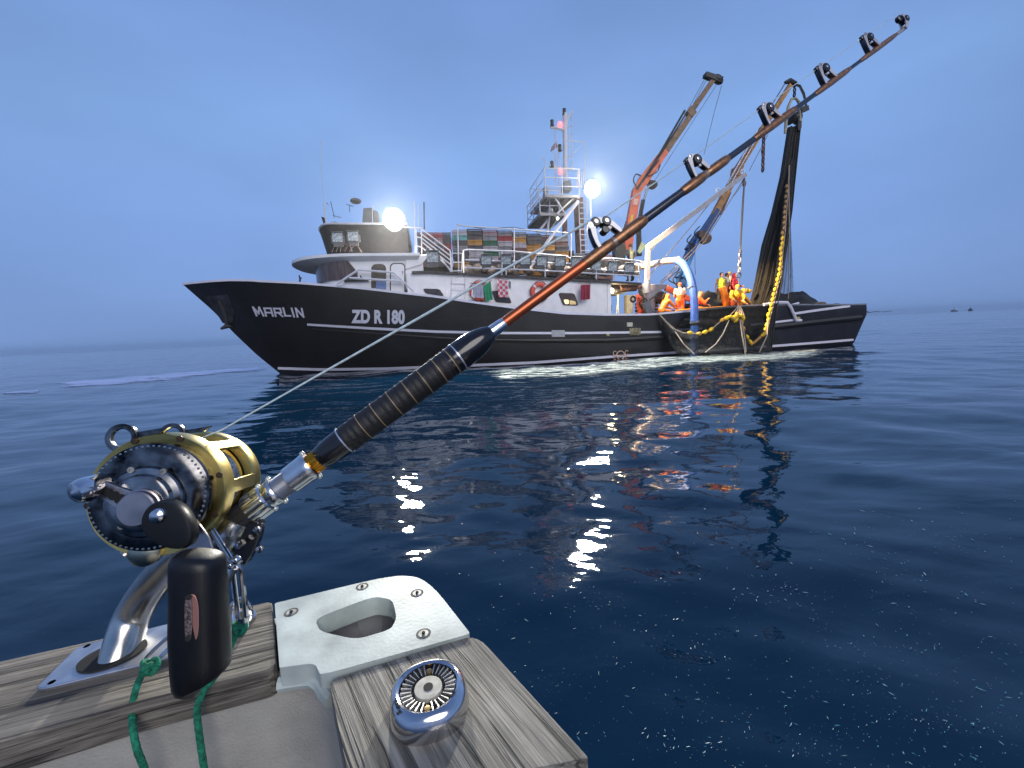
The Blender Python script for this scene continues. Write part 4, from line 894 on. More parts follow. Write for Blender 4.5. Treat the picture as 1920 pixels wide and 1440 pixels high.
def lineof(L,n):
    k=[0]
    for a,b in zip(L[:-1],L[1:]): k.append(k[-1]+math.hypot(a[0]-b[0],a[1]-b[1]))
    return [SP(*[float(np.interp(k[-1]*i/(n-1),k,[q[c] for q in L])) for c in range(3)]) for i in range(n)]
LA=[(1474,350,-2.3),(1471,380,-2.6),(1467,435,-3.0),(1462,480,-3.3),(1460,515,-3.6),(1452,540,-3.9),(1445,570,-4.2),(1439,595,-4.35),(1434,615,-4.45),(1429,627,-4.5)]
PA=lineof(LA,30)
for i,p in enumerate(PA):
    d=PA[min(i+1,29)]-PA[max(i-1,0)]; fl(p+Vector((rng.uniform(-.03,.03),-.05,0)),d+Vector((rng.uniform(-.06,.06),rng.uniform(-.05,.05),0)),.82 if i<10 else .92,FM2 if i<10 else FM_)
LB=[(1300,624.5),(1311,625.5),(1322,622.5),(1333,617.5),(1354,600),(1362,596.5),(1369,594),(1375,597.5),(1380,600),(1382,591),(1378,594),(1389,592),(1393,596),(1391,606),(1394,616.5),(1401,632),(1407,642)]
LB[0]=(1294,624)
for i,(a,b) in enumerate(LB):
    d=Vector((LB[min(i+1,16)][0]-LB[max(i-1,0)][0],0,-(LB[min(i+1,16)][1]-LB[max(i-1,0)][1]))); p=SP(a,b,-4.55 if i else -4.5); fl(p,d if d.length>0 else Vector((1,0,0)),1.02 if 3<i<13 else .98,FM2 if i in (13,14) else None)
for i,p in enumerate(lineof([(1428,630,-4.5),(1421,636,-4.5),(1413,643,-4.45)],5)): fl(p,Vector((1,0,.6)),.8,FM2)
for a,b in ((1398,545),(1404,546),(1393,544)): fl(SP(a,b,-2.5),Vector((1,0,.3)),1.1)
m=MB(); m.tube([p+Vector((.08,-.08,0)) for p in PA],.02,5); m.tube([SP(a,b,-4.52) for a,b in [(1236,589),(1250,604),(1266,618),(1280,624),(1294,625),(1311,626),(1333,618),(1354,600),(1366,595),(1376,599)]],.028,5)
m.build('float_line',M_rope,NET)
m=MB()
for L in ([(1384,574,-3.75),(1377,583,-4.2),(1366,594,-4.5)],[(1385,574,-3.75),(1380,590,-4.5)],[(1386,574,-3.75),(1386,590,-4.5)],[(1387,574,-3.75),(1391,590,-4.5)],[(1388,574,-3.75),(1395,592,-4.5)],
  [(1367,600,-4.6),(1356,625,-4.9),(1342,645,-5.1),(1322,661,-5.2)],[(1387,598,-4.6),(1392,630,-5),(1398,666,-5.2)],[(1390,600,-4.6),(1396,632,-5),(1399,660,-5.2)],[(1440,600,-4.5),(1438,630,-4.8),(1424,660,-5.0)],
  [(1234,586,-3.7),(1245,600,-3.9),(1262,617,-4.2)],[(1266,622,-4.2),(1282,645,-4.7),(1302,664,-5)],[(1480,310,-1.9),(1479,340,-2.2),(1480,420,-2.6),(1478,560,-2.8)]): m.tube([SP(*q) for q in L],.024,5)
m.build('hauling_lines',M_rope,NET)
# power block at the net head
PB=thing('power_block','grey power block with pale shackle holding the top of the net','block',SM)
m=MB(); m.tube([SP(1472,250,-1.1),SP(1474,225,-1.1),SP(1478,200,-1.1),SP(1484,186,-1.1),SP(1492,184,-1.1),SP(1498,192,-1.1),SP(1500,215,-1.1),SP(1500,240,-1.1)],[.06,.08,.07,.06,.06,.07,.09,.08],8); m.build('frame',mat('block_cream',(.42,.36,.24),.5,noise=.25),PB)
m=MB(); m.lathe(SP(1480,222,-.9),(1,0,.1),[(0,.2),(.05,.32),(.2,.24),(.35,.24),(.5,.32),(.55,.2)],16); m.build('sheave',M_black,PB)
m=MB(); beam(m,(1499,208),(1513,204),9,7,-1.1,.25); m.tube([SP(1489,158,-.8),SP(1500,160,-1),SP(1508,175,-1.1),SP(1511,190,-1.1),SP(1513,203,-1.1)],.04,6); m.tube([SP(1489,158,-.8),SP(1499,163,-1),SP(1506,178,-1.1),SP(1509,190,-1.1),SP(1511,203,-1.1)],.03,6); beam(m,(1497,228),(1496,246),6,5,-1.15,.2); m.build('motor',M_black,PB)
# ---------------------------------------------------------------- pieces lying on the working deck
t=thing('upright_board','bright orange board standing upright beside the crew on the aft rail','board',SM)
plate('board',[(1354,538),(1362,536),(1372,576),(1363,577)],-2.9,.25,mat('panel_orange',(.78,.24,.02),.5,noise=.08),parent=t,bevel=.02)
t=thing('orange_slide','long orange tray lying along the rail between the crouching crew','tray',SM)
plate('tray',[(1268,581),(1300,578),(1362,573),(1362,577),(1300,583),(1268,586)],-2.9,.6,mat('tray_orange',(.72,.28,.03),.45,noise=.15),parent=t,bevel=.02)
for k,(a,b) in enumerate(((1203,580),(1222,578))):
    t=thing('wicker_basket',['stack of tan rope baskets left of the grey winch bracket','stack of tan rope baskets right of the grey winch bracket'][k],'basket',SM@Matrix.Translation(SP(a,b,-1.6)),'baskets on the working deck')
    m=MB()
    for q in range(5): m.lathe((0,0,-.45+q*.16),(0,0,1),[(0,.28),(.06,.33),(.12,.31),(.13,.27)],12)
    m.build('basket_stack',mat('wicker_tan',(.35,.20,.10),.9,noise=.35,nscale=14),t)
t=thing('hanging_oilskin','bright orange oilskin hanging on the post under the aft canopy','oilskin',SM@Matrix.Translation(SP(1194,552,-2.2)))
m=MB(); P=[Vector((0,0,0)),Vector((.12,-.05,-.2)),Vector((.1,0,-.5)),Vector((.2,-.03,-.8)),Vector((.1,0,-1.05))]; m.tube(P,[.07,.14,.12,.16,.1],8); m.build('fabric',mat('oilskin_orange',(.85,.10,.03),.5),t)
t=thing('rubber_tyre','small black fender ring hanging on the aft post','tyre',SM@Matrix.Translation(SP(1187,561,-2.5)))
m=MB(); m.tube([Vector((.12*math.cos(a),0,.12*math.sin(a))) for a in np.linspace(0,6.283,14)],.05,7,cap=False); m.build('ring',M_black,t)
# ---------------------------------------------------------------- crew
def bake(mb,vox,name,mt,parent,sm=2):
    o=mb.build(name,mt,parent); md=o.modifiers.new('r','REMESH'); md.mode='VOXEL'; md.voxel_size=vox; 
    ms=o.modifiers.new('s','SMOOTH'); ms.factor=.5; ms.iterations=sm
    dg=bpy.context.evaluated_depsgraph_get(); dg.update(); me=bpy.data.meshes.new_from_object(o.evaluated_get(dg)); me.name=name
    o.modifiers.clear(); old=o.data; o.data=me; bpy.data.meshes.remove(old); me.shade_smooth(); 
    if not me.materials: me.materials.append(mt)
    return o
M_skin=mat('skin_tan',(.42,.21,.13),.55,noise=.1)
def person(label,head,y,rz,pose,top=None,legs=None,hat=None,hair=(.02,.015,.012),sleeve='long',bib=None,hood=False,group='crew working on deck',H=1.75):
    """head: pixel of the crown. pose: dict of joints in body space (x right, y front -> rotated by rz)"""
    P=dict(pel=(0,0,.95),che=(0,.01,1.28),neck=(0,.0,1.48),hd=(0,.03,1.63),shL=(-.19,0,1.42),shR=(.19,0,1.42),elL=(-.26,.03,1.13),elR=(.26,.03,1.13),haL=(-.24,.18,.92),haR=(.24,.18,.92),
           hiL=(-.10,0,.92),hiR=(.10,0,.92),knL=(-.12,.03,.5),knR=(.12,.03,.5),anL=(-.12,0,.08),anR=(.12,0,.08))
    P.update(pose); P={k:Vector(v) for k,v in P.items()}
    hp=SP(head[0],head[1],y); crown=P['hd'].z+.13; base=Vector((hp.x,y,hp.z-crown)); off_=Matrix.Rotation(rz,4,'Z')@P['hd']
    base.x-=off_.x
    t=thing('person',label,'person',SM@Matrix.Translation(base)@Matrix.Rotation(rz,4,'Z'),group)
    def seg(m,a,b,r0,r1): a,b=P[a],P[b]; m.tube([a.lerp(b,k/4) for k in range(5)],[r0+(r1-r0)*k/4 for k in range(5)],10); m.ell(a,r0,n=10,k=8); m.ell(b,r1,n=10,k=8)
    m=MB(); hd=P['hd']; nk=P['neck']
    m.ell(hd,(.078,.098,.125),n=14,k=12); m.ell(hd+Vector((0,.03,-.06)),(.055,.07,.07)); m.ell(hd+Vector((0,.105,-.01)),(.016,.028,.026)); m.ell(hd+Vector((0,.09,-.055)),(.026,.016,.01))
    for s in(-1,1): m.ell(hd+Vector((s*.08,0,0)),(.014,.025,.035)); m.ell(hd+Vector((s*.03,.085,.02)),(.014,.012,.01))
    seg(m,'neck','hd',.058,.055); seg(m,'pel','che',.135,.155); m.ell(P['pel'],(.17,.12,.13)); m.ell(P['che'],(.18,.12,.17)); seg(m,'che','neck',.12,.065)
    for s in 'LR':
        seg(m,'che','sh'+s,.09,.07); seg(m,'sh'+s,'el'+s,.058,.044); seg(m,'el'+s,'ha'+s,.042,.03); seg(m,'hi'+s,'kn'+s,.088,.06); seg(m,'kn'+s,'an'+s,.058,.042)
        a=P['an'+s]; m.ell(a+Vector((0,.08,-.04)),(.05,.13,.045))
        h=P['ha'+s]; d=(h-P['el'+s]).normalized(); u,w=perp(d)
        m.tube([h,h+d*.05,h+d*.09],[.03,.042,.036],8)
        for q in range(4): f=h+d*.085+u*(q-1.5)*.023; L=.075-.008*abs(q-1.3); m.tube([f,f+d*L*.55+w*.01,f+d*L+w*.03],[.0125,.0115,.0095],6)
        m.tube([h+d*.02+u*.03,h+d*.055+u*.062,h+d*.085+u*.07+w*.012],[.015,.0135,.011],6)
    bake(m,.0125,'body',M_skin,t,1)
    if top:
        m=MB(); mt=mat(*top) if isinstance(top,tuple) else top
        seg(m,'pel','che',.155,.178); m.ell(P['che'],(.20,.145,.19)); m.ell(P['pel']+Vector((0,0,.04)),(.185,.14,.12)); seg(m,'che','neck',.14,.085)
        for s in 'LR':
            seg(m,'che','sh'+s,.10,.085 if sleeve!='none' else .068)
            if sleeve!='none':
                e=P['sh'+s].lerp(P['el'+s],.65) if sleeve=='short' else P['el'+s]; a=P['sh'+s]; m.tube([a,e],[.085,.07],10)
                if sleeve=='long':
                    w_=P['el'+s].lerp(P['ha'+s],.9); m.ell(e,.068); m.tube([e,w_],[.068,.052],10)
        bake(m,.018,'jacket' if sleeve=='long' else 'shirt',mt,t)
    if legs:
        m=MB(); m.ell(P['pel']+Vector((0,0,-.02)),(.19,.145,.16))
        if bib: seg(m,'pel','che',.168,.172) 
        for s in 'LR': seg(m,'hi'+s,'kn'+s,.112,.085); m.tube([P['kn'+s],P['an'+s]],[.085,.082],10); m.ell(P['kn'+s],.085)
        bake(m,.018,'trousers',mat(*legs),t)
        m=MB()
        for s in 'LR': a=P['an'+s]; m.tube([a+Vector((0,0,.12)),a],[.07,.06],8); m.ell(a+Vector((0,.07,-.035)),(.06,.15,.055))
        bake(m,.018,'boots',M_black,t)
    if bib:
        m=MB()
        for s in (-1,1): m.tube([P['pel']+Vector((s*.06,-.16,.28)),P['che']+Vector((s*.09,-.14,.1)),P['neck']+Vector((s*.10,-.03,.0)),P['che']+Vector((s*.1,.17,.05))],.018,6)
        m.build('braces',M_rust,t)
    if hood:
        m=MB(); m.ell(hd+Vector((0,-.03,.01)),(.115,.12,.15),n=12); m.ell(nk+Vector((0,-.03,.02)),(.12,.11,.09)); bake(m,.018,'hood',mat(*top) if hood is True else mat(*hood),t)
    elif hat:
        m=MB(); m.ell(hd+Vector((0,-.008,.055)),(.093,.112,.09),n=12); m.ell(hd+Vector((0,.12,.05)),(.07,.07,.012)); m.build('cap',mat(*hat),t)
    else:
        m=MB(); m.ell(hd+Vector((0,-.022,.04)),(.087,.10,.105),n=12); m.build('hair',mat('hair_%d'%int(hair[0]*1000),hair,.8),t)
    return t
OR=('oilskin_amber',(.80,.20,.02),.5); OR2=('bib_orange',(.80,.13,.02),.5); YL=('oilskin_yellow',(.85,.48,.02),.5)
crouch=dict(pel=(0,-.15,.62),che=(0,.08,.93),neck=(0,.2,1.12),hd=(0,.27,1.25),shL=(-.19,.13,1.05),shR=(.19,.13,1.05),elL=(-.27,.35,.8),elR=(.27,.35,.8),haL=(-.15,.6,.72),haR=(.15,.6,.72),hiL=(-.1,-.13,.6),hiR=(.1,-.13,.6),knL=(-.16,.22,.55),knR=(.16,.22,.55),anL=(-.15,0,.08),anR=(.15,0,.08))
person('person in a hooded orange oilskin bending over the rail, leftmost of the orange crew',(1254,551),-2.6,R(-80),crouch,OR,OR,hood=('oilskin_amber_hood',(.75,.22,.03),.6))
person('person in white shirt and orange bib trousers with an orange cap, standing with back turned',(1275.5,530),-2.5,R(-20),dict(haL=(-.12,.32,1.1),haR=(.2,.35,1.05),elR=(.27,.12,1.15)),('shirt_white',(.70,.62,.50),.8),OR2,hat=('cap_orange',(.75,.12,.06),.7),sleeve='short',bib=True)
person('person in orange jacket with a pale cap, crouching right of the blue pipe',(1313,546),-2.4,R(-110),dict(crouch,haR=(.2,.5,.95)),OR2,OR2,hood=('hood_pale',(.6,.3,.14),.7))
vest=('vest_yellow',(.62,.70,.04),.6)
person('person in a yellow vest and dark trousers standing on the net heap',(1352.5,511),-2.0,R(168),dict(haL=(-.27,.02,.86),haR=(.27,.02,.86),elL=(-.27,0,1.13),elR=(.27,0,1.13)),vest,('trousers_dark',(.035,.035,.03),.8),sleeve='none')
person('person with dark hair and white shirt behind the orange board',(1363,512),-1.6,R(-110),dict(haL=(-.2,.4,1.2),haR=(.2,.38,1.15)),('shirt_white2',(.66,.60,.58),.8),OR2,sleeve='short')
person('person in a beige cap standing at the back behind the red jacket',(1368,509),-.9,R(60),{},('shirt_tan',(.5,.42,.3),.8),OR2,hat=('cap_beige',(.42,.34,.22),.8),sleeve='short')
person('person in a bright red hooded jacket beside the hoist chain',(1377.5,512.5),-1.9,R(-150),dict(haL=(-.2,.3,1.1)),('jacket_red',(.70,.03,.05),.6),OR2,hood=True)
lean=dict(pel=(0,-.05,.92),che=(0,.08,1.2),neck=(0,.16,1.38),hd=(0,.22,1.5),shL=(-.2,.1,1.33),shR=(.2,.1,1.33),elL=(-.3,.25,1.08),elR=(.3,.25,1.08),haL=(-.2,.45,.92),haR=(.2,.45,.92))
person('person in orange trousers and yellow top with a yellow helmet leaning over the float bunch',(1377,535),-3.1,R(160),lean,YL,OR2,hat=('helmet_yellow',(.9,.62,.02),.4),bib=True)
person('person in yellow and orange oilskins right of the hoist chain, hood up',(1389,542),-2.9,R(200),lean,('oilskin_yellow2',(.88,.40,.02),.5),OR2,hood=('hood_yellow',(.88,.5,.03),.5))
person('person in a grey green shirt at the crane controls on the upper deck',(1182,457.5),-1.4,R(10),dict(haL=(-.35,.3,1.2),haR=(.35,.3,1.2),elL=(-.36,.1,1.2),elR=(.36,.1,1.2)),('shirt_greygreen',(.12,.15,.14),.8),('trousers_dark2',(.04,.04,.04),.8),sleeve='short')
t=thing('crane_controls','black crane control stand in front of the operator on the upper deck','controls',SM)
m=MB(); m.box(SP(1160,478,-1.5),(.5,.4,1.0)); m.box(SP(1163,466,-1.5),(.45,.3,.15)); 
for k in range(5): p=SP(1155+k*3.5,466,-1.6); m.tube([p,p+Vector((0,-.03,.22))],.015,5)
m.build('console',M_black,t); m=MB(); beam(m,(1197,474),(1207,457),6,12,-1.5,.06); m.build('screen',mat('screen_dark',(.08,.12,.11),.3),t)
# ---------------------------------------------------------------- our own boat
ZG=1.23
def GP(px,py,z=ZG): return G(px,py,z)
def wood(name,ang_,c1,c2,c3):
    m=bpy.data.materials.new(name); m.use_nodes=True; n=m.node_tree; b=n.nodes['Principled BSDF']; b.inputs['Roughness'].default_value=.75
    t=n.nodes.new('ShaderNodeTexCoord'); r=n.nodes.new('ShaderNodeMapping'); r.inputs['Rotation'].default_value=(0,0,-ang_); n.links.new(t.outputs['Object'],r.inputs[0])
    def ns(sc,det,dis,ro=.6):
        mp=n.nodes.new('ShaderNodeMapping'); mp.inputs['Scale'].default_value=sc; n.links.new(r.outputs[0],mp.inputs[0])
        q=n.nodes.new('ShaderNodeTexNoise'); q.inputs['Scale'].default_value=1; q.inputs['Detail'].default_value=det; q.inputs['Distortion'].default_value=dis; q.inputs['Roughness'].default_value=ro; n.links.new(mp.outputs[0],q.inputs[0]); return q
    a=ns((9,330,330),4,.5); bb=ns((5,90,90),3,.7); cc=ns((14,22,22),3,.3)
    rp=n.nodes.new('ShaderNodeValToRGB'); e=rp.color_ramp.elements; e[0].position=.33; e[0].color=(*c1,1); e[1].position=.66; e[1].color=(*c3,1); k=e.new(.47); k.color=(*c2,1)
    mm=n.nodes.new('ShaderNodeMath'); mm.operation='MULTIPLY_ADD'; mm.inputs[1].default_value=.45; n.links.new(bb.outputs[0],mm.inputs[0])
    m3=n.nodes.new('ShaderNodeMath'); m3.operation='MULTIPLY'; m3.inputs[1].default_value=.55; n.links.new(a.outputs[0],m3.inputs[0]); n.links.new(m3.outputs[0],mm.inputs[2])
    n.links.new(mm.outputs[0],rp.inputs[0])
    # dark open cracks
    cr=ns((6,150,150),3,.4,.5); mr=n.nodes.new('ShaderNodeMapRange'); mr.inputs[1].default_value=.565; mr.inputs[2].default_value=.62; mr.inputs[3].default_value=1; mr.inputs[4].default_value=.42; n.links.new(cr.outputs[0],mr.inputs[0])
    vs_=n.nodes.new('ShaderNodeVectorMath'); vs_.operation='SCALE'; n.links.new(rp.outputs[0],vs_.inputs[0]); n.links.new(mr.outputs[0],vs_.inputs['Scale'])
    mr2=n.nodes.new('ShaderNodeMapRange'); mr2.inputs[1].default_value=.3; mr2.inputs[2].default_value=.7; mr2.inputs[3].default_value=.72; mr2.inputs[4].default_value=1.25; n.links.new(cc.outputs[0],mr2.inputs[0])
    v2=n.nodes.new('ShaderNodeVectorMath'); v2.operation='SCALE'; n.links.new(vs_.outputs[0],v2.inputs[0]); n.links.new(mr2.outputs[0],v2.inputs['Scale']); n.links.new(v2.outputs[0],b.inputs['Base Color'])
    ad=n.nodes.new('ShaderNodeMath'); ad.operation='ADD'; n.links.new(a.outputs[0],ad.inputs[0]); n.links.new(mr.outputs[0],ad.inputs[1])
    bu=n.nodes.new('ShaderNodeBump'); bu.inputs['Distance'].default_value=.0020; bu.inputs['Strength'].default_value=.9; n.links.new(ad.outputs[0],bu.inputs['Height']); n.links.new(bu.outputs[0],b.inputs['Normal'])
    return m
def rpoly(P,rad,n=6):                                     # round chosen corners of a pixel polygon: rad per corner as fraction
    out=[]
    for i,b in enumerate(P):
        r=rad[i] if hasattr(rad,'__len__') else rad
        if r<=0: out.append(b); continue
        a=P[i-1];c=P[(i+1)%len(P)]; A=Vector(a);B_=Vector(b);C=Vector(c); p=B_.lerp(A,r);q=B_.lerp(C,r)
        for k in range(n+1): t=k/n; w=p*(1-t)**2+B_*2*t*(1-t)+q*t*t; out.append((w.x,w.y))
    return out
B=thing('motorboat','nearer small boat with weathered wooden gunwale and white corner fitting','boat',Matrix.Translation(GP(560,1250,0.0)))
BL=B.matrix_world.translation.copy()
def bb_(mb): mb.v=[tuple(Vector(p)-BL) for p in mb.v]; return mb
def slab(name,px,z,th,mt,parent=B,bevel=.003,zz=None):
    m=MB(); m.ext([GP(a,b,z) for a,b in px],(0,0,-th)); return bb_(m).build(name,mt,parent,bevel=bevel)
dl=GP(503,1128)-GP(0,1240); dr=GP(1104,1421)-GP(890,1189)
WDL=wood('weathered_wood',math.atan2(dl.y,dl.x),(.036,.029,.024),(.135,.117,.094),(.27,.24,.195)); WDR=wood('weathered_teak',math.atan2(dr.y,dr.x),(.055,.047,.037),(.185,.168,.138),(.35,.325,.275))
gl=slab('cap_rail',rpoly([(-420,1333),(0,1240),(503,1128.5),(512,1131),(519,1252),(262,1316),(0,1394),(-420,1520)],[0,0,.02,.3,.12,0,0,0],4),ZG,.026,WDL,bevel=.004)
gr=slab('cap_rail',rpoly([(617,1277),(893,1189),(1104,1421),(1000,1441),(664,1514)],[.06,.10,.03,0,.05],5),ZG,.026,WDR,bevel=.003)
M_cast=mat('cast_white',(.47,.52,.48),.38,noise=.22,nscale=22,bump=.05,bscale=300,spec=.6)
# white corner fitting with a hole: bridge outer outline and hole outline
import bmesh as _bm
def holed(outer,inner,z,th,name,mt,parent=B,bevel=.002):
    def pts(P): return [GP(a,b,z)-BL for a,b in P]
    o_=pts(outer); i_=pts(inner); bm=_bm.new()
    vo=[bm.verts.new(p) for p in o_]; vi=[bm.verts.new(p) for p in i_]
    ed=[bm.edges.new((vo[k],vo[(k+1)%len(vo)])) for k in range(len(vo))]+[bm.edges.new((vi[k],vi[(k+1)%len(vi)])) for k in range(len(vi))]
    _bm.ops.triangle_fill(bm,use_beauty=True,use_dissolve=False,edges=ed)
    r=_bm.ops.extrude_face_region(bm,geom=list(bm.faces)); _bm.ops.translate(bm,vec=(0,0,-th),verts=[v for v in r['geom'] if isinstance(v,_bm.types.BMVert)])
    _bm.ops.recalc_face_normals(bm,faces=bm.faces); me=bpy.data.meshes.new(name); bm.to_mesh(me); bm.free(); me.materials.append(mt); me.shade_smooth(); me.set_sharp_from_angle(angle=R(35))
    o=bpy.data.objects.new(name,me); col.objects.link(o); o.parent=parent
    md=o.modifiers.new('bevel','BEVEL'); md.width=bevel; md.segments=3; md.limit_method='ANGLE'; md.angle_limit=R(40); return o
outer=rpoly([(515,1131),(735,1078),(800,1083),(882,1188),(601,1266),(590,1243),(524,1252)],[.02,.35,.42,.03,.15,.3,.02],7)
hole=rpoly([(590,1160),(700,1118),(736,1124),(744,1158),(733,1180),(668,1199),(600,1184)],.3,5)
ft=holed(outer,hole,ZG+.003,.020,'corner_fitting',M_cast)
# hole liner and underside curve of the fitting
M_liner=mat('liner_grey',(.17,.165,.165),.65,noise=.12,nscale=60,bump=.3,bscale=500)
m=MB(); r0=[GP(a,b,ZG-.012) for a,b in hole]; c0=sum(r0,Vector())/len(r0); m.loft([r0,[c0+(p-c0)*.96-Vector((0,0,.03)) for p in r0],[c0+(p-c0)*.90-Vector((0,0,.05)) for p in r0]],cap=False); bb_(m).build('hole_liner',mat('liner_pale',(.36,.36,.38),.5,noise=.15,nscale=40),B)
slab('hole_floor',[(560,1140),(760,1090),(800,1195),(600,1230)],ZG-.052,.004,mat('liner_floor',(.30,.30,.31),.6,noise=.15,nscale=40),bevel=0)
M_screw=mat('screw_steel',(.34,.34,.32),.5,metal=.5,noise=.3,nscale=200); M_hole=mat('dark_hole',(.008,.008,.008),.8)
def screw(px,py,z,r,parent):
    c=GP(px,py,z); m=MB(); m.lathe(c-Vector((0,0,.001)),(0,0,1),[(0,r),(.0011,r),(.0008,r*.86),(.0013,r*.80),(.0013,r*.3),(.0004,r*.26)],18); o=bb_(m).build('screw',M_screw,parent)
    h=MB(); h.lathe(c+Vector((0,0,.0006)),(0,0,1),[(0,r*.27),(.0012,r*.27)],6); bb_(h).build('socket',M_hole,o) if parent is B else None
    g=MB(); g.lathe(c-Vector((0,0,.001)),(0,0,1),[(0,r*1.18),(.00115,r*1.18)],20); bb_(g).build('screw_seat',mat('seat_dark_grey',(.10,.10,.09),.8,noise=.4,nscale=200),o)  # dark grey ring round the screw head
    return o
for x,y in ((546,1148),(679,1100),(782,1112),(794,1188)): screw(x,y,ZG+.003,.0056,B)
# inner sides and outer hull of the boat
M_in=mat('inner_side',(.38,.36,.32),.75,noise=.10,nscale=25,bump=.35,bscale=420)
def wallstrip(px,z0,z1,mt,name,vec):
    m=MB(); T=[GP(a,b,ZG) for a,b in px]; top=[Vector((p.x,p.y,z0)) for p in T]; bot=[Vector((p.x,p.y,z1)) for p in T]; m.rib(top,bot,vec); return bb_(m).build(name,mt,B)
inn=[(-420,1512),(0,1386),(262,1309),(519,1245),(560,1238),(590,1238),(606,1248),(618,1268),(634,1290),(676,1514)]
wallstrip(inn,ZG-.016,ZG-.9,M_in,'inner_side',(.0,.012,0))
m=MB(); T=[GP(a,b,ZG-.0) for a,b in [(519,1250),(560,1244),(584,1243),(598,1252),(606,1266),(618,1280)]]; m.tube([p-Vector((0,0,.016)) for p in T],.006,8); bb_(m).build('fitting_lip',M_cast,B)
M_out=mat('hull_white',(.55,.56,.57),.35,noise=.06)
wallstrip([(-420,1338),(0,1246),(503,1135),(735,1086),(790,1092),(870,1195),(1085,1415),(900,1450),(700,1500)],ZG-.016,-.25,M_out,'outer_side',(0,-.012,0))
# plastic/chrome socket base on the right rail
SB=thing('x','','')if False else None
c=GP(806,1326,ZG); ex=(GP(880,1300)-GP(735,1340)); ex.z=0; wx=ex.length/2; ex.normalize(); ey=Vector((-ex.y,ex.x,0))
def ov(k,r,z,sh=0,p=2.4,n=40):
    L=[]
    for j in range(n):
        a=2*math.pi*j/n; ca,sa=math.cos(a),math.sin(a); q=(abs(ca)**p+abs(sa)**p)**(-1/p); L.append(c+ex*(ca*q*r)+ey*(sa*q*r*k+sh)+Vector((0,0,z)))
    return L
M_chrome=mat('chrome',(.62,.61,.62),.10,metal=1,noise=.03)
m=MB(); rr0=wx*.98; m.loft([ov(1.0,rr0,0),ov(1.0,rr0*1.03,.004),ov(1.0,rr0*1.0,.010,.001),ov(.99,rr0*.97,.0135,.001),ov(.98,rr0*.90,.0165,.001,2.2),ov(.97,rr0*.82,.0175,.001,2.1),ov(.97,rr0*.76,.0165,.001,2.0),ov(.97,rr0*.745,.012,.001,2)]); BS=bb_(m).build('socket_base',M_chrome,B)
cc_=c+ey*.001+Vector((0,0,.0125)); r1=rr0*.735
m=MB(); m.lathe(cc_-Vector((0,0,.002)),(0,0,1),[(0,r1),(.0018,r1*.99),(.0018,r1*.2)],40); bb_(m).build('socket_floor',mat('grime_dark',(.05,.045,.04),.6,noise=.4,nscale=200),BS)
m=MB(); m.lathe(cc_,(0,0,1),[(0,r1*.50),(.003,r1*.49),(.0032,r1*.17),(.001,r1*.16)],30); bb_(m).build('hub_disc',mat('hub_beige',(.40,.38,.32),.5,noise=.2,nscale=150),BS)
m=MB()
for k in range(30):
    a=2*math.pi*k/30; d=ex*math.cos(a)+ey*math.sin(a); w=ey*math.cos(a)-ex*math.sin(a)
    if k in (7,22): continue
    i0=cc_+d*r1*.60; o0=cc_+d*r1*.97; hw=r1*.045
    m.loft([[i0-w*hw*.8,i0+w*hw*.8,i0+w*hw*.3+Vector((0,0,.0028)),i0-w*hw*.3+Vector((0,0,.0028))],[o0-w*hw*1.3,o0+w*hw*1.3,o0+w*hw*.5+Vector((0,0,.0038)),o0-w*hw*.5+Vector((0,0,.0038))]])
bb_(m).build('gear_teeth',mat('teeth_steel',(.55,.54,.52),.3,metal=.9,noise=.2,nscale=100),BS)
for k in (7,22):
    a=2*math.pi*k/30; p=cc_+(ex*math.cos(a)+ey*math.sin(a))*r1*.78; m=MB(); m.lathe(p,(0,0,1),[(0,r1*.11),(.002,r1*.11),(.0022,r1*.05)],12); bb_(m).build('screw',mat('brass_dull',(.35,.24,.10),.4,metal=.7),BS)
m=MB(); m.lathe(cc_+Vector((0,0,.0022)),(0,0,1),[(0,r1*.17),(.0014,r1*.17)],20); bb_(m).build('centre_hole',M_hole,BS)
# rod holder: base plate, bent tube
M_ss=mat('stainless',(.52,.51,.48),.22,metal=1,noise=.15,nscale=40,stretch=(1,1,.2)); M_ssp=mat('stainless_plate',(.55,.55,.57),.33,metal=.9,noise=.12,nscale=60)
RH=slab('rod_holder',rpoly([(60,1296),(146,1211),(336,1164),(345,1226)],[.14,.12,.12,.12],5),ZG+.004,.004,M_ssp,bevel=.001)
for x,y in ((97,1279),(163,1211)):
    m=MB(); cx=GP(x,y,ZG+.004); m.lathe(cx-Vector((0,0,.001)),(0,0,1),[(0,.0046),(.0008,.0046),(.0010,.0025)],16); bb_(m).build('screw',mat('screw_brassy',(.25,.19,.12),.4,metal=.8,noise=.3,nscale=150),RH)
m=MB(); cx=GP(212,1229,ZG+.004); e1=GP(300,1207,ZG+.004)-cx; e1.normalize(); e2=Vector((-e1.y,e1.x,0))
L_=[cx+e1*(.0235*math.cos(a))+e2*(.0175*math.sin(a))+Vector((0,0,.0008)) for a in np.linspace(0,6.283,33)[:-1]]; m.ext(L_,(0,0,.0006)); bb_(m).build('tube_opening',M_hole,RH)
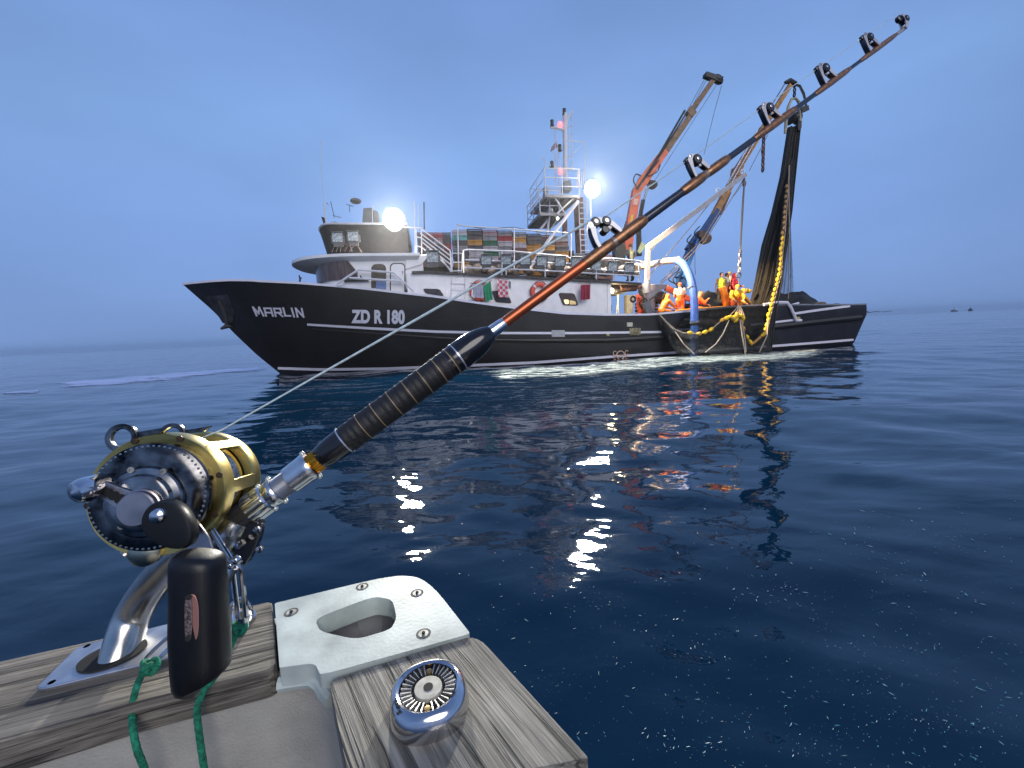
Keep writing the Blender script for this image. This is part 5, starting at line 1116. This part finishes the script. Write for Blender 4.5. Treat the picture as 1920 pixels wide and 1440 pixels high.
# ---------------------------------------------------------------- rod axis
A_=W(560,889,.36); T_=W(1706,46,.56)
tv=(T_-A_).normalized(); LEN=(T_-A_).length
nv=tv.cross(Vector((0,0,1))).normalized(); nv=nv if nv.y>0 else -nv
PHI=R(-14)
uv=nv.cross(tv); uv=uv if uv.z>0 else -uv
nv,uv=nv*math.cos(PHI)+uv*math.sin(PHI), uv*math.cos(PHI)-nv*math.sin(PHI)
def sx(px):                                               # distance along the rod of an image column
    lo,hi=-.4,1.6
    for k in range(40):
        mid=(lo+hi)/2; p=A_+(T_-A_)*mid-CAM; q=RC.transposed()@p; x=960+F*q.x/-q.z
        if x<px: lo=mid
        else: hi=mid
    return lo
def RPt(px): return A_+(T_-A_)*sx(px)
def dep(p): q=RC.transposed()@(p-CAM); return -q.z
def RW(px,w): p=RPt(px); return w/2*dep(p)/F              # pixel width -> radius there
RO=thing('fishing_rod','big game fishing rod with black foregrip, copper blank and roller guides pointing up right','fishing rod',Matrix.Translation(A_))
def rseg(name,L,mt,parent=RO,n=20,org=None):
    o=org or A_; m=MB(); P=[RPt(a) for a,b in L]; m.tube(P,[RW(a,b) for a,b in L],n); m.v=[tuple(Vector(p)-o) for p in m.v]; return m.build(name,mt,parent)
M_gripb=mat('grip_black',(.018,.016,.016),.55,noise=.2,bump=.25,bscale=500); M_gloss=mat('gloss_black',(.012,.011,.012),.12,noise=.1,spec=.7)
M_blank=mat('blank_copper',(.50,.115,.04),.30,metal=.7,noise=.12,nscale=20,coat=.12); M_brown=mat('wrap_brown',(.33,.155,.07),.33,metal=.7,noise=.25,nscale=60,coat=.15,stretch=(4,4,4))
M_ind=mat('blank_indigo',(.018,.017,.028),.25,noise=.15,coat=.5); M_sil=mat('alu_bright',(.70,.70,.71),.2,metal=1,noise=.06,nscale=30); M_gold=mat('gold_amber',(.62,.25,.02),.18,metal=1,noise=.06)
rseg('reel_seat',[(388,44),(392,47),(470,47),(474,44)],mat('seat_black',(.03,.028,.03),.3,noise=.15,spec=.6))
# cradle tube end below the seat
so_=rseg('locking_nut',[(466,44),(468,53),(483,54),(500,53),(503,48),(506,48),(509,52),(519,52),(521,49)],M_sil)
m=MB()
for k in range(16):
    a=2*math.pi*k/16; 
    d=(nv*math.cos(a)+uv*math.sin(a)); p0,p1=RPt(470),RPt(499); r_=RW(485,54); m.tube([p0+d*r_*.98,p1+d*r_*.98],r_*.09,5)
m.v=[tuple(Vector(p)-A_) for p in m.v]; m.build('nut_ridges',M_sil,RO)
rseg('thread',[(520,42)]+[(521+k*1.0,42+(2.2 if k%2 else 0)) for k in range(25)]+[(546,42)],mat('thread_alu',(.45,.45,.46),.35,metal=.9))
rseg('hood',[(543,44),(545,52),(556,53),(574,54),(580,56),(585,52)],M_sil)
m=MB()
for px,w in ((500,60),(519,60),(583,62)):
    for s in (-1,1):
        m.ell(RPt(px)+uv*s*RW(px,w)*.86,.0024,n=10,k=8)
m.v=[tuple(Vector(p)-A_) for p in m.v]; m.build('locking_ball',mat('ball_pale',(.6,.62,.56),.25,metal=.5),RO)
rseg('gold_collar',[(580,40),(583,41),(606,39),(609,37)],M_gold)
m=MB()
for k in range(12):
    a=2*math.pi*k/12; d=(nv*math.cos(a)+uv*math.sin(a)); m.tube([RPt(586)+d*RW(586,39),RPt(604)+d*RW(604,38)],.0009,4)
m.v=[tuple(Vector(p)-A_) for p in m.v]; m.build('collar_ridges',M_gold,RO)
FG_=rseg('foregrip',[(597,36),(600,42),(612,48),(628,51),(645,52),(700,51.5),(760,52),(820,52.5),(845,54),(866,56),(885,54),(902,47),(915,36),(921,28)],M_gloss,n=32)
L=[]
for k in range(150):
    px=650+(850-650)*k/149; w=53.2+1.2*math.sin(k*.9)*.5+(.8 if (k//5)%2 else 0)+.5*rng.random(); L.append((px,w))
rseg('grip_wrap',L,M_gripb,FG_,28)
for k,px in enumerate((681,709,739,767,795,822,846)): rseg('wrap_thread',[(px,56),(px+1.3,56)],mat('thread_gold',(.42,.30,.16),.4,metal=.3),FG_,28)
for px,w in ((645,56),(857,58)): rseg('silver_ring',[(px,w),(px+2.2,w)],mat('ring_silver',(.6,.6,.68),.25,metal=.7),FG_,28)
rseg('winding_check',[(919,26),(922,25),(943,23),(945,21)],M_sil)
rseg('blank_section',[(943,20.5),(1000,20.3),(1096,19.5)],M_blank)
def wrap(a,b,w): rseg('guide_wrap',[(a,w-3.2),(a+(b-a)*.06,w-1.5),(a+(b-a)*.2,w),(a+(b-a)*.5,w+1.0),(a+(b-a)*.85,w),(a+(b-a)*.95,w-1.5),(b,w-3)],M_brown)
def darkb(a,b,w0,w1): rseg('blank_section',[(a,w0),(b,w1)],M_ind)
wrap(1094,1148,23); rseg('blank_section',[(1146,20.5),(1152,20.5)],mat('band_grey',(.32,.24,.19),.3,metal=.3,coat=.5)); wrap(1150,1208,22.5)
darkb(1206,1280,17.5,15.5); wrap(1277,1320,18.5); rseg('blank_section',[(1318,15.2),(1326,15)],mat('band_grey',(0,0,0))); wrap(1323,1364,17)
darkb(1361,1415,12.5,11.2); wrap(1411,1490,14); darkb(1487,1530,9.3,8.6); wrap(1524,1592,11); darkb(1588,1615,7.2,6.8); wrap(1609,1680,9); rseg('tip_ferrule',[(1676,5),(1680,6),(1698,7)],mat('ferrule_pale',(.6,.5,.45),.3,metal=.6))
# roller guides
M_gf=mat('guide_frame',(.50,.48,.50),.34,metal=.45,noise=.1,nscale=50); M_dch0=mat('guide_dark_reflection',(.09,.09,.10),.2,metal=.9,noise=.4,nscale=80); M_rol=mat('roller_black',(.015,.016,.022),.25)  # darker metal paints the dim reflections on the inner legs
def inset(L,c,k): return [(c[0]+(a-c[0])*k,c[1]+(b-c[1])*k) for a,b in L]
def guide(px,s,double=False,tip=False):
    Q=RPt(px); k=s*dep(Q)/F                                # metres per design pixel
    def P(t,u,n=0): return Q+tv*(t*k)+uv*(u*k)+nv*(n*k)-A_
    root=MB()
    def strap(L,n0,wd,th):
        nonlocal root
        # L: (t,u,width) centre line extruded along the axle
        out=[];
        for i,(t,u,w) in enumerate(L):
            a=Vector(L[max(i-1,0)][:2]); b=Vector(L[min(i+1,len(L)-1)][:2]); d=(b-a).normalized(); nx,ny=-d.y,d.x
            out.append([P(t+nx*w/2,u+ny*w/2,n0-wd/2),P(t-nx*w/2,u-ny*w/2,n0-wd/2),P(t-nx*w/2,u-ny*w/2,n0+wd/2),P(t+nx*w/2,u+ny*w/2,n0+wd/2)])
        root.loft(out)
    wheels=MB(); hubs=MB()
    def disc(mb,t,u,r,n0,n1,rings=None): 
        o=P(t,u,n0); mb.lathe(o,nv,[(0,r*k*.8),(.1*(n1-n0)*k,r*k),(.9*(n1-n0)*k,r*k),((n1-n0)*k,r*k*.8)],20)
    if tip:
        for n0 in(-6,6): strap([(-14,-1,5),(-4,4,8),(3,14,11),(4,24,9),(0,32,6)],n0,2.5,2)
        disc(wheels,7,17,9,-8,8); disc(wheels,-6,27,8,-5,5); disc(hubs,7,17,3.2,-9.4,-8)
    elif double:
        for n0 in(-6,6): strap([(-24,3,6),(-23,16,6),(-19,28,8),(-13,40,10),(-6,46,11),(4,44,9),(10,37,8),(16,33,10),(21,24,8),(24,12,6),(26,3,5)],n0,3,2)
        inner=[[(-25,2,5),(-24,16,6),(-20,30,7),(-15,41,7)],[(20,22,5),(24,12,5),(26,3,4)]]
        for t,u in ((-3,44),(14,35)): disc(wheels,t,u,8.6,-9,8); disc(hubs,t,u,3.8,-10.6,-9)
        disc(wheels,5,25,7,-6,8); disc(hubs,-14,45,5,-8.5,-7)
    else:
        for n0 in(-4.5,4.5): strap([(-14,4,5),(-12,16,5),(-8,28,7),(-4,39,10),(2,43,10),(9,39,9),(14,32,9),(17,20,8),(20,9,6),(22,3,5)],n0,2.6,2)
        inner=[[(-15,3,5),(-13.5,16,5),(-10,30,7),(-6,41,7)],[(14,18,4),(19,10,4),(22,3,4)]]
        disc(wheels,10,32,9.6,-8,6); disc(hubs,10,32,3.0,-9.2,-8); disc(wheels,-6,41,6,-4,4); disc(hubs,1,44,3,-6.6,-5.6)
    g=root.build('roller_guide' if not tip else 'roller_tip',M_gf,RO); wheels.build('roller',M_rol,g); hubs.build('axle_cap',mat('axle_cap',(.5,.5,.52),.2,metal=.9),g)
    if not tip:
        keep=root; root=MB()
        for L in inner: strap(L,0,8,2)
        root.build('inner_leg',M_dch0,g); root=keep
        f=MB(); 
        for t in (-15,21) if not double else (-25,26): f.tube([P(t-4,1.5),P(t,4),P(t+4,1.5)],2.6*k,6)
        f.build('foot',mat('foot_gold',(.30,.22,.04),.3,metal=.6),g)
    return [Q+tv*(t*k)+uv*(u*k) for t,u in (((-3,52),(14,43)) if double else ((10,41),))]
LP=[]
for px,s,dbl in ((1146,1.12,True),(1316,1.0,False),(1451,.93,False),(1555,.86,False),(1637,.78,False)): LP+=guide(px,s,dbl)
LP+=guide(1699,.74,False,True)
# ---------------------------------------------------------------- rod holder tube (meets the rod axis)
top=RPt(432); base=GP(222,1232,ZG-.03); 
b0=base; b1=base+Vector((-.012,.006,.045)); P4=[]
tgt1=RPt(395)-uv*.004; tgt0=RPt(345)-uv*.004
q1_=GP(224,1231,ZG); ctl=[q1_+(q1_-W(250,1152,.375))*.45,q1_,W(250,1152,.375),W(296,1084,.37),W(352,1030,.36),RPt(405)-uv*.006,RPt(445)-uv*.0005]
pts=[]
for i in range(len(ctl)-1):
    p0=ctl[max(i-1,0)];p1=ctl[i];p2=ctl[i+1];p3=ctl[min(i+2,len(ctl)-1)]
    for k in range(8): u=k/8; pts.append(.5*((2*p1)+(p2-p0)*u+(2*p0-5*p1+4*p2-p3)*u*u+(3*p1-p0-3*p2+p3)*u**3))
pts.append(ctl[-1]); N=len(pts)
rad=[float(np.interp(i/N,[0,.25,.45,.75,1],[.0148,.0146,.0142,.0135,.013])) for i in range(N)]
m=MB(); m.tube(pts,rad,28); bb_(m).build('tube',M_ss,RH)
# black end pad under the reel seat
# ---------------------------------------------------------------- reel
RC_=None
def RL(s,u,n): return RCEN+tv*s+uv*u+nv*n                 # reel coordinates in metres: along rod, up, axle (away from us)
rodp=RPt(414); RR=.0455
RCEN=rodp+uv*(.0480)
REEL=thing('fishing_reel','gold two-speed big game reel clamped to the fishing rod','fishing reel',Matrix.Translation(RCEN))
def rb(mb,name,mt,parent=REEL,bevel=0,sharp=35): mb.v=[tuple(Vector(p)-RCEN) for p in mb.v]; return mb.build(name,mt,parent,bevel=bevel,sharp=sharp)
M_rg=mat('reel_gold',(.50,.40,.14),.30,metal=1,noise=.10,nscale=30); M_dch=mat('reel_dark_chrome',(.15,.145,.145),.16,metal=1,noise=.75,nscale=70)  # strong mottling paints reflections into the dark chrome's colour
M_bz=mat('brushed_metal',(.42,.38,.38),.3,metal=1,noise=.12,nscale=60)
HW=.034                                                   # half width of the frame
def circ(r,n,N=48,a0=0): return [RL(r*math.cos(a0+2*math.pi*k/N),r*math.sin(a0+2*math.pi*k/N),n) for k in range(N)]
def rev(prof,N=56): # closed ring profile: list of (r,n)
    m=MB(); rings=[circ(r,n,N) for r,n in prof]+[circ(prof[0][0],prof[0][1],N)]; return m.loft(rings,0,cap=False)
# gold frame: near ring, far ring, cross bars
fr=rev([(RR*.86,-HW),(RR*1.0,-HW-.001),(RR*1.03,-HW+.003),(RR*1.03,-HW+.014),(RR*.99,-HW+.016),(RR*.86,-HW+.016)])
F_=rb(fr,'frame_ring',M_rg)
fr=rev([(RR*.84,HW+.004),(RR*.98,HW+.004),(RR*1.0,HW),(RR*1.0,HW-.012),(RR*.97,HW-.014),(RR*.84,HW-.014)]); rb(fr,'frame_ring',M_rg)
m=MB(); m.lathe(RL(0,0,HW-.002),nv,[(0,RR*.86),(.006,RR*.86),(.011,RR*.7),(.014,RR*.3)],40); rb(m,'side_plate',M_rg)
def bar(a0,a1,name='frame_bar'):
    m=MB(); rings=[]
    for a in np.linspace(R(a0),R(a1),6): 
        ca,sa=math.cos(a),math.sin(a); rings.append([RL(RR*.93*ca,RR*.93*sa,-HW+.012),RL(RR*1.0*ca,RR*1.0*sa,-HW+.012),RL(RR*1.0*ca,RR*1.0*sa,HW-.010),RL(RR*.93*ca,RR*.93*sa,HW-.010)])
    m.loft(rings); return rb(m,name,M_rg,bevel=.0006)
bar(8,20); bar(100,112); bar(150,172); bar(-70,-112); bar(-28,-42)
# spool and wound line
m=MB(); m.lathe(RL(0,0,-HW+.008),nv,[(0,RR*.82),(.002,RR*.82),(.004,RR*.62),(.044,RR*.62),(.046,RR*.80),(.049,RR*.82)],48); rb(m,'spool',mat('spool_gold',(.45,.33,.09),.3,metal=1))
m=MB(); pr=[(0,RR*.6)]
for k in range(44): pr.append((.001+k*.0009,RR*(.745+.012*(k%2)+.006*rng.random())))
pr.append((.042,RR*.6)); m.lathe(RL(0,0,-HW+.013),nv,pr,48); rb(m,'wound_line',mat('wound_line_mat',(.20,.26,.36),.35,noise=.6,nscale=350,spec=.7))
# near side plate: dark chrome disc with ratchet notches, dome and boss
m=MB(); m.lathe(RL(0,0,-HW+.006),-nv,[(0,RR*.88),(.012,RR*.88),(.015,RR*.86),(.0155,RR*.84),(.017,RR*.79),(.018,RR*.62)],56); SPl=rb(m,'side_plate',M_dch)
m=MB()
for k in range(64):
    a=2*math.pi*k/64; m.ell(RL(RR*.815*math.cos(a),RR*.815*math.sin(a),-HW-.0103),.0010,n=6,k=4)
rb(m,'ratchet_beads',mat('bead_steel',(.45,.45,.44),.25,metal=1),SPl)
m=MB(); m.lathe(RL(-.002,-.002,-HW-.008),-nv,[(0,RR*.56),(.006,RR*.56),(.008,RR*.53),(.009,RR*.45),(.012,RR*.42),(.013,RR*.36)],48); GH=rb(m,'gear_housing',mat('housing_chrome',(.30,.29,.29),.13,metal=1,noise=.4,nscale=60))
m=MB(); m.lathe(RL(-.001,-.006,-HW-.020),-nv,[(0,.0132),(.004,.0132),(.0045,.0122),(.008,.0120),(.0088,.0110),(.0090,.001)],36); rb(m,'drive_boss',M_bz)
m=MB()
for a in (20,75,130,200,250,310): m.lathe(RL(RR*.49*math.cos(R(a)),RR*.49*math.sin(R(a)),-HW-.0160),-nv,[(0,.0022),(.0012,.0022),(.0013,.0009),(.0006,.0008)],12)
rb(m,'screw',M_screw,GH)
for a in (35,75,-20,-60,150):
    m=MB(); m.lathe(RL(RR*.965*math.cos(R(a)),RR*.965*math.sin(R(a)),-HW-.0012),-nv,[(0,.0024),(.0008,.0024),(.0009,.001)],12); rb(m,'rim_screw',mat('rim_screw_dark',(.08,.05,.03),.4,metal=.7),SPl)
# harness lugs on top
for n0 in (-HW+.004,HW-.002):
    m=MB(); out=[];inn_=[]
    cx,cy=.004,RR*1.13
    def lp(k,r,rx=1): return (cx+r*.86*math.cos(k),cy+r*.86*math.sin(k))
    N=28; vo=[];vi=[]
    for k in range(N):
        t_=2*math.pi*k/N; vo.append(lp(t_,.0125)); vi.append(lp(t_,.0078))
    rings=[]
    for k in range(N+1):
        a,b=vo[k%N],vi[k%N]; rings.append([RL(a[0],a[1],n0-.0018),RL(a[0],a[1],n0+.0018),RL(b[0],b[1],n0+.0018),RL(b[0],b[1],n0-.0018)])
    m.loft(rings,0,cap=False)
    m.ext([RL(cx-.006,cy-.009,n0-.0017),RL(cx+.011,cy-.003,n0-.0017),RL(cx+.030,cy-.013,n0-.0017),RL(cx+.010,cy-.014,n0-.0017)],nv*.0034); rb(m,'harness_lug',M_dch,bevel=.0004)
# clicker button at the bottom, dome at lower edge
m=MB(); m.lathe(RL(-.028,-.030,-HW+.004),-nv,[(0,.010),(.004,.011),(.009,.0105),(.012,.006)],20); rb(m,'dome_cap',mat('dome_brass',(.42,.40,.30),.2,metal=1),REEL)
m=MB(); m.tube([W(259,1018,dep(RCEN)*.93),W(246,1031,dep(RCEN)*.92)],.0016,8); m.tube([W(248,1029,dep(RCEN)*.92),W(234,1042,dep(RCEN)*.91)],[.0042,.0042],12); rb(m,'clicker_button',mat('button_steel',(.45,.38,.34),.25,metal=1))
# drag lever running to the left with chrome knob
zf=dep(RL(-.001,-.006,-HW-.020))
p0=RL(-.001,-.006,-HW-.0235); p1=W(186,913,zf*.985)
m=MB(); d=(p1-p0); sd=d.cross(nv).normalized(); 
for i in range(1):
    rings=[]
    for k in np.linspace(0,1,9): q=p0.lerp(p1,k); w=.0085-.0035*k; rings.append([q+sd*w-nv*.0012,q-sd*w-nv*.0012,q-sd*w+nv*.0012,q+sd*w+nv*.0012])
    m.loft(rings)
DL=rb(m,'drag_lever',M_bz,bevel=.0005)
m=MB()
for k in (.45,.6,.74,.86): m.lathe(p0.lerp(p1,k)-nv*.0014,-nv,[(0,.0040-.0014*k),(.0008,.0040-.0014*k)],16)
rb(m,'lightening_holes',M_hole,DL)
m=MB(); ax=(W(150,922,zf*.93)-W(190,905,zf*1.02)); m.tube([W(192,904,zf*1.02),W(184,908,zf),W(170,914,zf*.975),W(160,918,zf*.955),W(150,921,zf*.94),W(141,925,zf*.93),W(133,927,zf*.925)],[.0062,.0078,.0082,.0086,.0080,.0066,.002],20); rb(m,'drag_knob',M_chrome,DL)
# handle arm: black oval hub, steel arm, T knob
zh=zf*.93
hp=W(303,966,zh); 
ha=W(332,990,zh); wv=(W(332,990,zh)-W(300,960,zh)).normalized()
vd=(hp-CAM).normalized(); fn=-nv; sdv=wv.cross(fn).normalized()
def oval(c,e1,e2,a,b,off_,N=32): return [c+e1*(a*math.cos(2*math.pi*k/N))+e2*(b*math.sin(2*math.pi*k/N))+fn*off_ for k in range(N)]
hc=W(325,983,zh); m=MB()
def pear(off_,k=1): 
    L=[]; 
    for j in range(36):
        t_=2*math.pi*j/36; x=math.cos(t_); r=.0135+(-.0012)*x; L.append(hc+wv*(x*.0185*k)+sdv*(math.sin(t_)*(.0125-.0022*x)*k)+fn*off_)
    return L
m.loft([pear(-.004,.9),pear(-.002),pear(.004),pear(.006,.94),pear(.0065,.8)]); HA=rb(m,'handle_arm',mat('arm_black',(.008,.008,.008),.32,noise=.2,spec=.3))
m=MB(); m.lathe(W(301,965,zh*.985),fn,[(0,.0055),(.002,.0052),(.0045,.004),(.0058,.0015)],20); rb(m,'handle_bolt',M_chrome,HA)
kt=W(371,1042,.262); 
# steel blade from the hub to the knob
m=MB(); q0=W(336,955,zh*1.01); q1=W(352,985,zh); q2=W(378,1010,zh*.985); q3=W(396,1040,zh*.97)
rings=[]
for a,b in ((W(322,938,zh*1.02),W(304,992,zh*1.02)),(W(345,948,zh*1.02),W(330,1005,zh*1.02)),(W(368,976,.298),W(343,1015,.298)),(W(392,1008,.296),W(354,1034,.296)),(W(404,1046,.294),W(366,1054,.294))):
    rings.append([a,b,b+nv*.0022,a+nv*.0022])
m.loft(rings); rb(m,'arm_blade',M_bz,HA,bevel=.0004)
# knob: elongated rounded black grip
KD=.262; ku=(W(372,1045,KD)-W(380,1290,KD)).normalized(); kx=(W(420,1165,KD)-W(325,1165,KD)).normalized(); kz=kx.cross(ku).normalized()
H0=(W(372,1032,KD)-W(378,1296,KD)).length
kc=W(371,1034,KD); kb=W(378,1285,KD)
m=MB(); rings=[]
prof=[(0,.04,0),(.003,.32,0),(.010,.58,0),(.022,.78,0),(.040,.90,0),(.065,.965,0),(.10,1.0,0),(.35,1.02,0),(.6,1.08,0),(.82,1.06,0),(.92,1.03,0),(.965,.92,0),(.99,.66,0),(1.0,.35,0)]
wr=(W(414,1165,KD)-W(327,1165,KD)).length/2
for h,k,_ in prof:
    c_=kc.lerp(kb,h)+kx*(.0012*max(0,h-.5)); 
    L=[]
    for j in range(40):
        a=2*math.pi*j/40; ca,sa=math.cos(a),math.sin(a); q=(abs(ca)**2.6+abs(sa)**2.6)**(-1/2.6); tilt=kx.dot(kx)*(-.0015*ca*q*k*(1-h)**4+.006*ca*q*h**6)
        L.append(c_+kx*(ca*q*wr*k)+kz*(sa*q*wr*k*.86)+ku*tilt*1.2)
    rings.append(L)
m.loft(rings); KN=rb(m,'handle_knob',mat('knob_black',(.006,.0055,.006),.42,noise=.15,nscale=80,bump=.1,bscale=900,spec=.5),HA)
# pale worn inset plate on the knob
fz=(CAM-W(360,1160,KD)).normalized(); KF=KD-wr*.86*1.02
def kp(px,py,d=0): return W(px,py,KF-d)
m=MB(); c1=kp(359,1160); L=[]
for j in range(32):
    a=2*math.pi*j/32; L.append(kp(359+14*(1 if math.cos(a)>0 else .8)*abs(math.cos(a))**.8*math.copysign(1,math.cos(a)),1160+46*abs(math.sin(a))**.7*math.copysign(1,math.sin(a)),-.0022))
m.ext(L,(c1-CAM).normalized()*-.0030); IN=rb(m,'inset_plate',mat('inset_coral',(.62,.30,.24),.35,metal=.5,noise=.12),KN,bevel=.0006)
m=MB(); L=[kp(353+9*(abs(math.cos(a))**.7*math.copysign(1,math.cos(a)))*.8,1159+43*(abs(math.sin(a))**.6*math.copysign(1,math.sin(a))),-.0004) for a in np.linspace(0,6.283,33)[:-1]]
m.ext(L,(c1-CAM).normalized()*-.0016); rb(m,'inset_clip',mat('clip_rough',(.26,.19,.18),.5,metal=.5,noise=.45,nscale=600,bump=.5,bscale=700),KN,bevel=.0004)
m=MB()
for y in (1120,1197): m.lathe(kp(353,y,.0013),(CAM-kp(353,y)).normalized(),[(0,.0017),(.0004,.0017)],14)
rb(m,'inset_hole',M_hole,KN)
# clamp foot below the frame, studs and the black pad
m=MB(); m.ext([RL(-.030,-RR*.98,-.012),RL(.034,-RR*.98,-.012),RL(.046,-.052,-.012),RL(-.04,-.052,-.012)],nv*.024); rb(m,'reel_foot',mat('foot_dark',(.06,.055,.05),.35,metal=.6),bevel=.001)
m=MB()
for s,u in ((.012,-.066),(.030,-.066),(.004,-.078),(.022,-.080)): m.lathe(RL(s,u,-.016),-nv,[(0,.0030),(.003,.0030),(.0034,.0018)],6)
rb(m,'clamp_nut',M_chrome)
m=MB(); L=[W(x,y,dep(RPt(430))*.99) for x,y in rpoly([(424,1002),(452,978),(488,976),(484,1010),(470,1042),(458,1062),(444,1056),(430,1030)],.3,4)]
m.ext(L,nv*.014); rb(m,'clamp_pad',M_gloss,bevel=.003)
m=MB(); m.tube([W(446,1026,dep(RPt(430))*.975),W(456,1016,dep(RPt(430))*.975)],.0026,8); rb(m,'pad_bolt',M_sil)
# ---------------------------------------------------------------- fishing line
m=MB(); p0=W(416,806,dep(RL(.012,RR*.8,.0))); ps=[RL(.010,RR*.70,.0),p0]+[LP[0]+tv*(-.004),LP[1]]+LP[2:]; 
def lw(p,w): return w/2*dep(p)/F
lin=[]; 
for a,b in zip(ps[:-1],ps[1:]):
    for k in range(12): lin.append(a.lerp(b,k/12))
lin.append(ps[-1]); wl_=[(3.2 if i<24 else 2.4) for i in range(len(lin))]
wl_=[float(np.interp(i,[0,12,18,24,30,52,96],[2.4,3.0,5.0,4.6,3.0,1.6,1.0])) for i in range(len(lin))]
lt=thing('fishing_line','pale twisted fishing line from the reel up through the roller guides','line',Matrix.Translation(p0))
m=MB(); m.tube(lin,[lw(p,w) for p,w in zip(lin,wl_)],8); m.v=[tuple(Vector(p)-p0) for p in m.v]; m.build('line',mat('line_pale',(.62,.72,.72),.35,noise=.15,nscale=300,spec=.7),lt)
# ---------------------------------------------------------------- safety lines
M_gr=mat('rope_green',(.012,.20,.11),.85,noise=.35,nscale=260,bump=.8,bscale=600)
def rope(name,label,P,r,extra=None,knot=None):
    base=P[0]; t=thing(name,label,'rope',Matrix.Translation(base),'green safety lines'); m=MB(); Q=[]
    for i in range(len(P)-1):
        p0=P[max(i-1,0)];p1=P[i];p2=P[i+1];p3=P[min(i+2,len(P)-1)]
        for k in range(10): u=k/10; Q.append(.5*((2*p1)+(p2-p0)*u+(2*p0-5*p1+4*p2-p3)*u*u+(3*p1-p0-3*p2+p3)*u**3))
    Q.append(P[-1]); n=10; rings=[]
    m.tube(Q,[r*(1+.05*math.sin(i*2.1)) for i in range(len(Q))],10)
    if knot:
        c_,s=knot; pp=[]
        for a in np.linspace(0,12.56,50): pp.append(c_+Vector((math.cos(a)*s*(1+.3*math.cos(1.5*a)),math.sin(a)*s*.7*(1+.3*math.cos(1.5*a)),math.sin(1.5*a)*s*.8)))
        m.tube(pp,r*.85,8)
    m.v=[tuple(Vector(p)-base) for p in m.v]; m.build('cord',M_gr,t); return t,base
def hang(t,base,mb,name,mt,par=None): mb.v=[tuple(Vector(p)-base) for p in mb.v]; return mb.build(name,mt,par or t)
k1=GP(279,1252,ZG+.012)
P=[k1,GP(263,1272,ZG+.009),GP(254,1296,ZG+.007),W(248,1330,.315),W(249,1362,.305),W(257,1405,.300),W(273,1450,.305),W(283,1520,.315)]
T1,b1=rope('safety_line','green safety cord knotted to a snap clip beside the rod holder plate, left one',P,.0024,knot=(k1+Vector((.001,0,.001)),.0050))
def snap(c,d,L,w,up_=Vector((0,0,1))):
    d=d.normalized(); s=d.cross(up_).normalized(); m=MB(); pp=[]
    for a in np.linspace(0,6.283,26): pp.append(c+d*(L/2*math.cos(a)+L/2)+s*(w*math.sin(a)*(1-.35*math.cos(a))))
    m.tube(pp,.0017,7,cap=False); m.tube([c+d*L*.98,c+d*L*1.12],.0034,10); m.tube([c+d*L*1.1,c+d*L*1.2],.0024,8); return m
hang(T1,b1,snap(GP(270,1250,ZG+.010),GP(330,1190,ZG+.02)-GP(270,1250,ZG+.01),.034,.0065),'snap_clip',M_chrome)
k2=W(447,1180,.335)
P=[k2,W(438,1200,.335),W(428,1222,.330),W(408,1262,.325),W(382,1296,.318),W(370,1330,.314),W(374,1380,.314),W(384,1450,.316),W(392,1520,.32)]
T2,b2=rope('safety_line','green safety cord clipped to the ring under the reel and passing behind the black knob',P,.0024,knot=(k2+Vector((0,0,.001)),.0046))
m=MB(); a=W(455,1172,.338); b=W(443,1052,.322)
s_=(W(460,1110,.33)-W(440,1110,.33)).normalized(); dd_=(b-a); L_=dd_.length; dn=dd_.normalized()
m.tube([a+dn*(L_*.16)+s_*.0035,a+dn*(L_*.86)+s_*.0035,a+dn*L_*.97,a+dn*(L_*.86)-s_*.0035,a+dn*(L_*.16)-s_*.0035,a,a+dn*(L_*.16)+s_*.0035],.0021,8); m.tube([a-dn*.002,a+dn*L_*.16],.0045,12)
hang(T2,b2,m,'snap_clip',M_chrome)
m=MB(); c_=W(443,1046,.322)
m.tube([W(352,930,.31),W(372,958,.315),W(398,998,.318),W(422,1035,.32),W(436,1058,.321)],.0016,8); m.tube([W(360,934,.312),W(385,968,.316),W(412,1010,.319),W(438,1052,.321)],.0010,6)
m.ell(W(443,1050,.318),.0038,n=12,k=8); m.ell(W(432,1060,.318),.0030,n=10,k=8); m.tube([W(438,1064,.320),W(424,1090,.318)],.0035,10)
hang(T2,b2,m,'steel_loop',M_chrome)
# pad eye on the wood
m=MB(); c_=GP(452,1162,ZG+.001); m.lathe(c_,(0,0,1),[(0,.0135),(.002,.013),(.003,.006)],20); e_=(GP(480,1150)-GP(430,1165)); e_.z=0; e_.normalize()
m.tube([c_+e_*(.009*math.cos(a))+Vector((0,0,.003+.018*math.sin(a))) for a in np.linspace(0,3.1416,16)],.0024,8)
m.v=[tuple(Vector(p)-BL) for p in m.v]; m.build('pad_eye',M_chrome,B)
# ---------------------------------------------------------------- sea haze
hz=bpy.data.materials.new('haze'); hz.use_nodes=True; n=hz.node_tree; n.nodes.clear(); ho=n.nodes.new('ShaderNodeOutputMaterial'); pv=n.nodes.new('ShaderNodeVolumePrincipled')
pv.inputs['Color'].default_value=(.92,.96,1,1); pv.inputs['Density'].default_value=.00024; pv.inputs['Anisotropy'].default_value=.84
n.links.new(pv.outputs[0],ho.inputs['Volume'])
m=MB(); m.box((0,0,10.5),(7200,7200,23)); ho_=m.build('haze',hz); tag(ho_,kind='stuff')
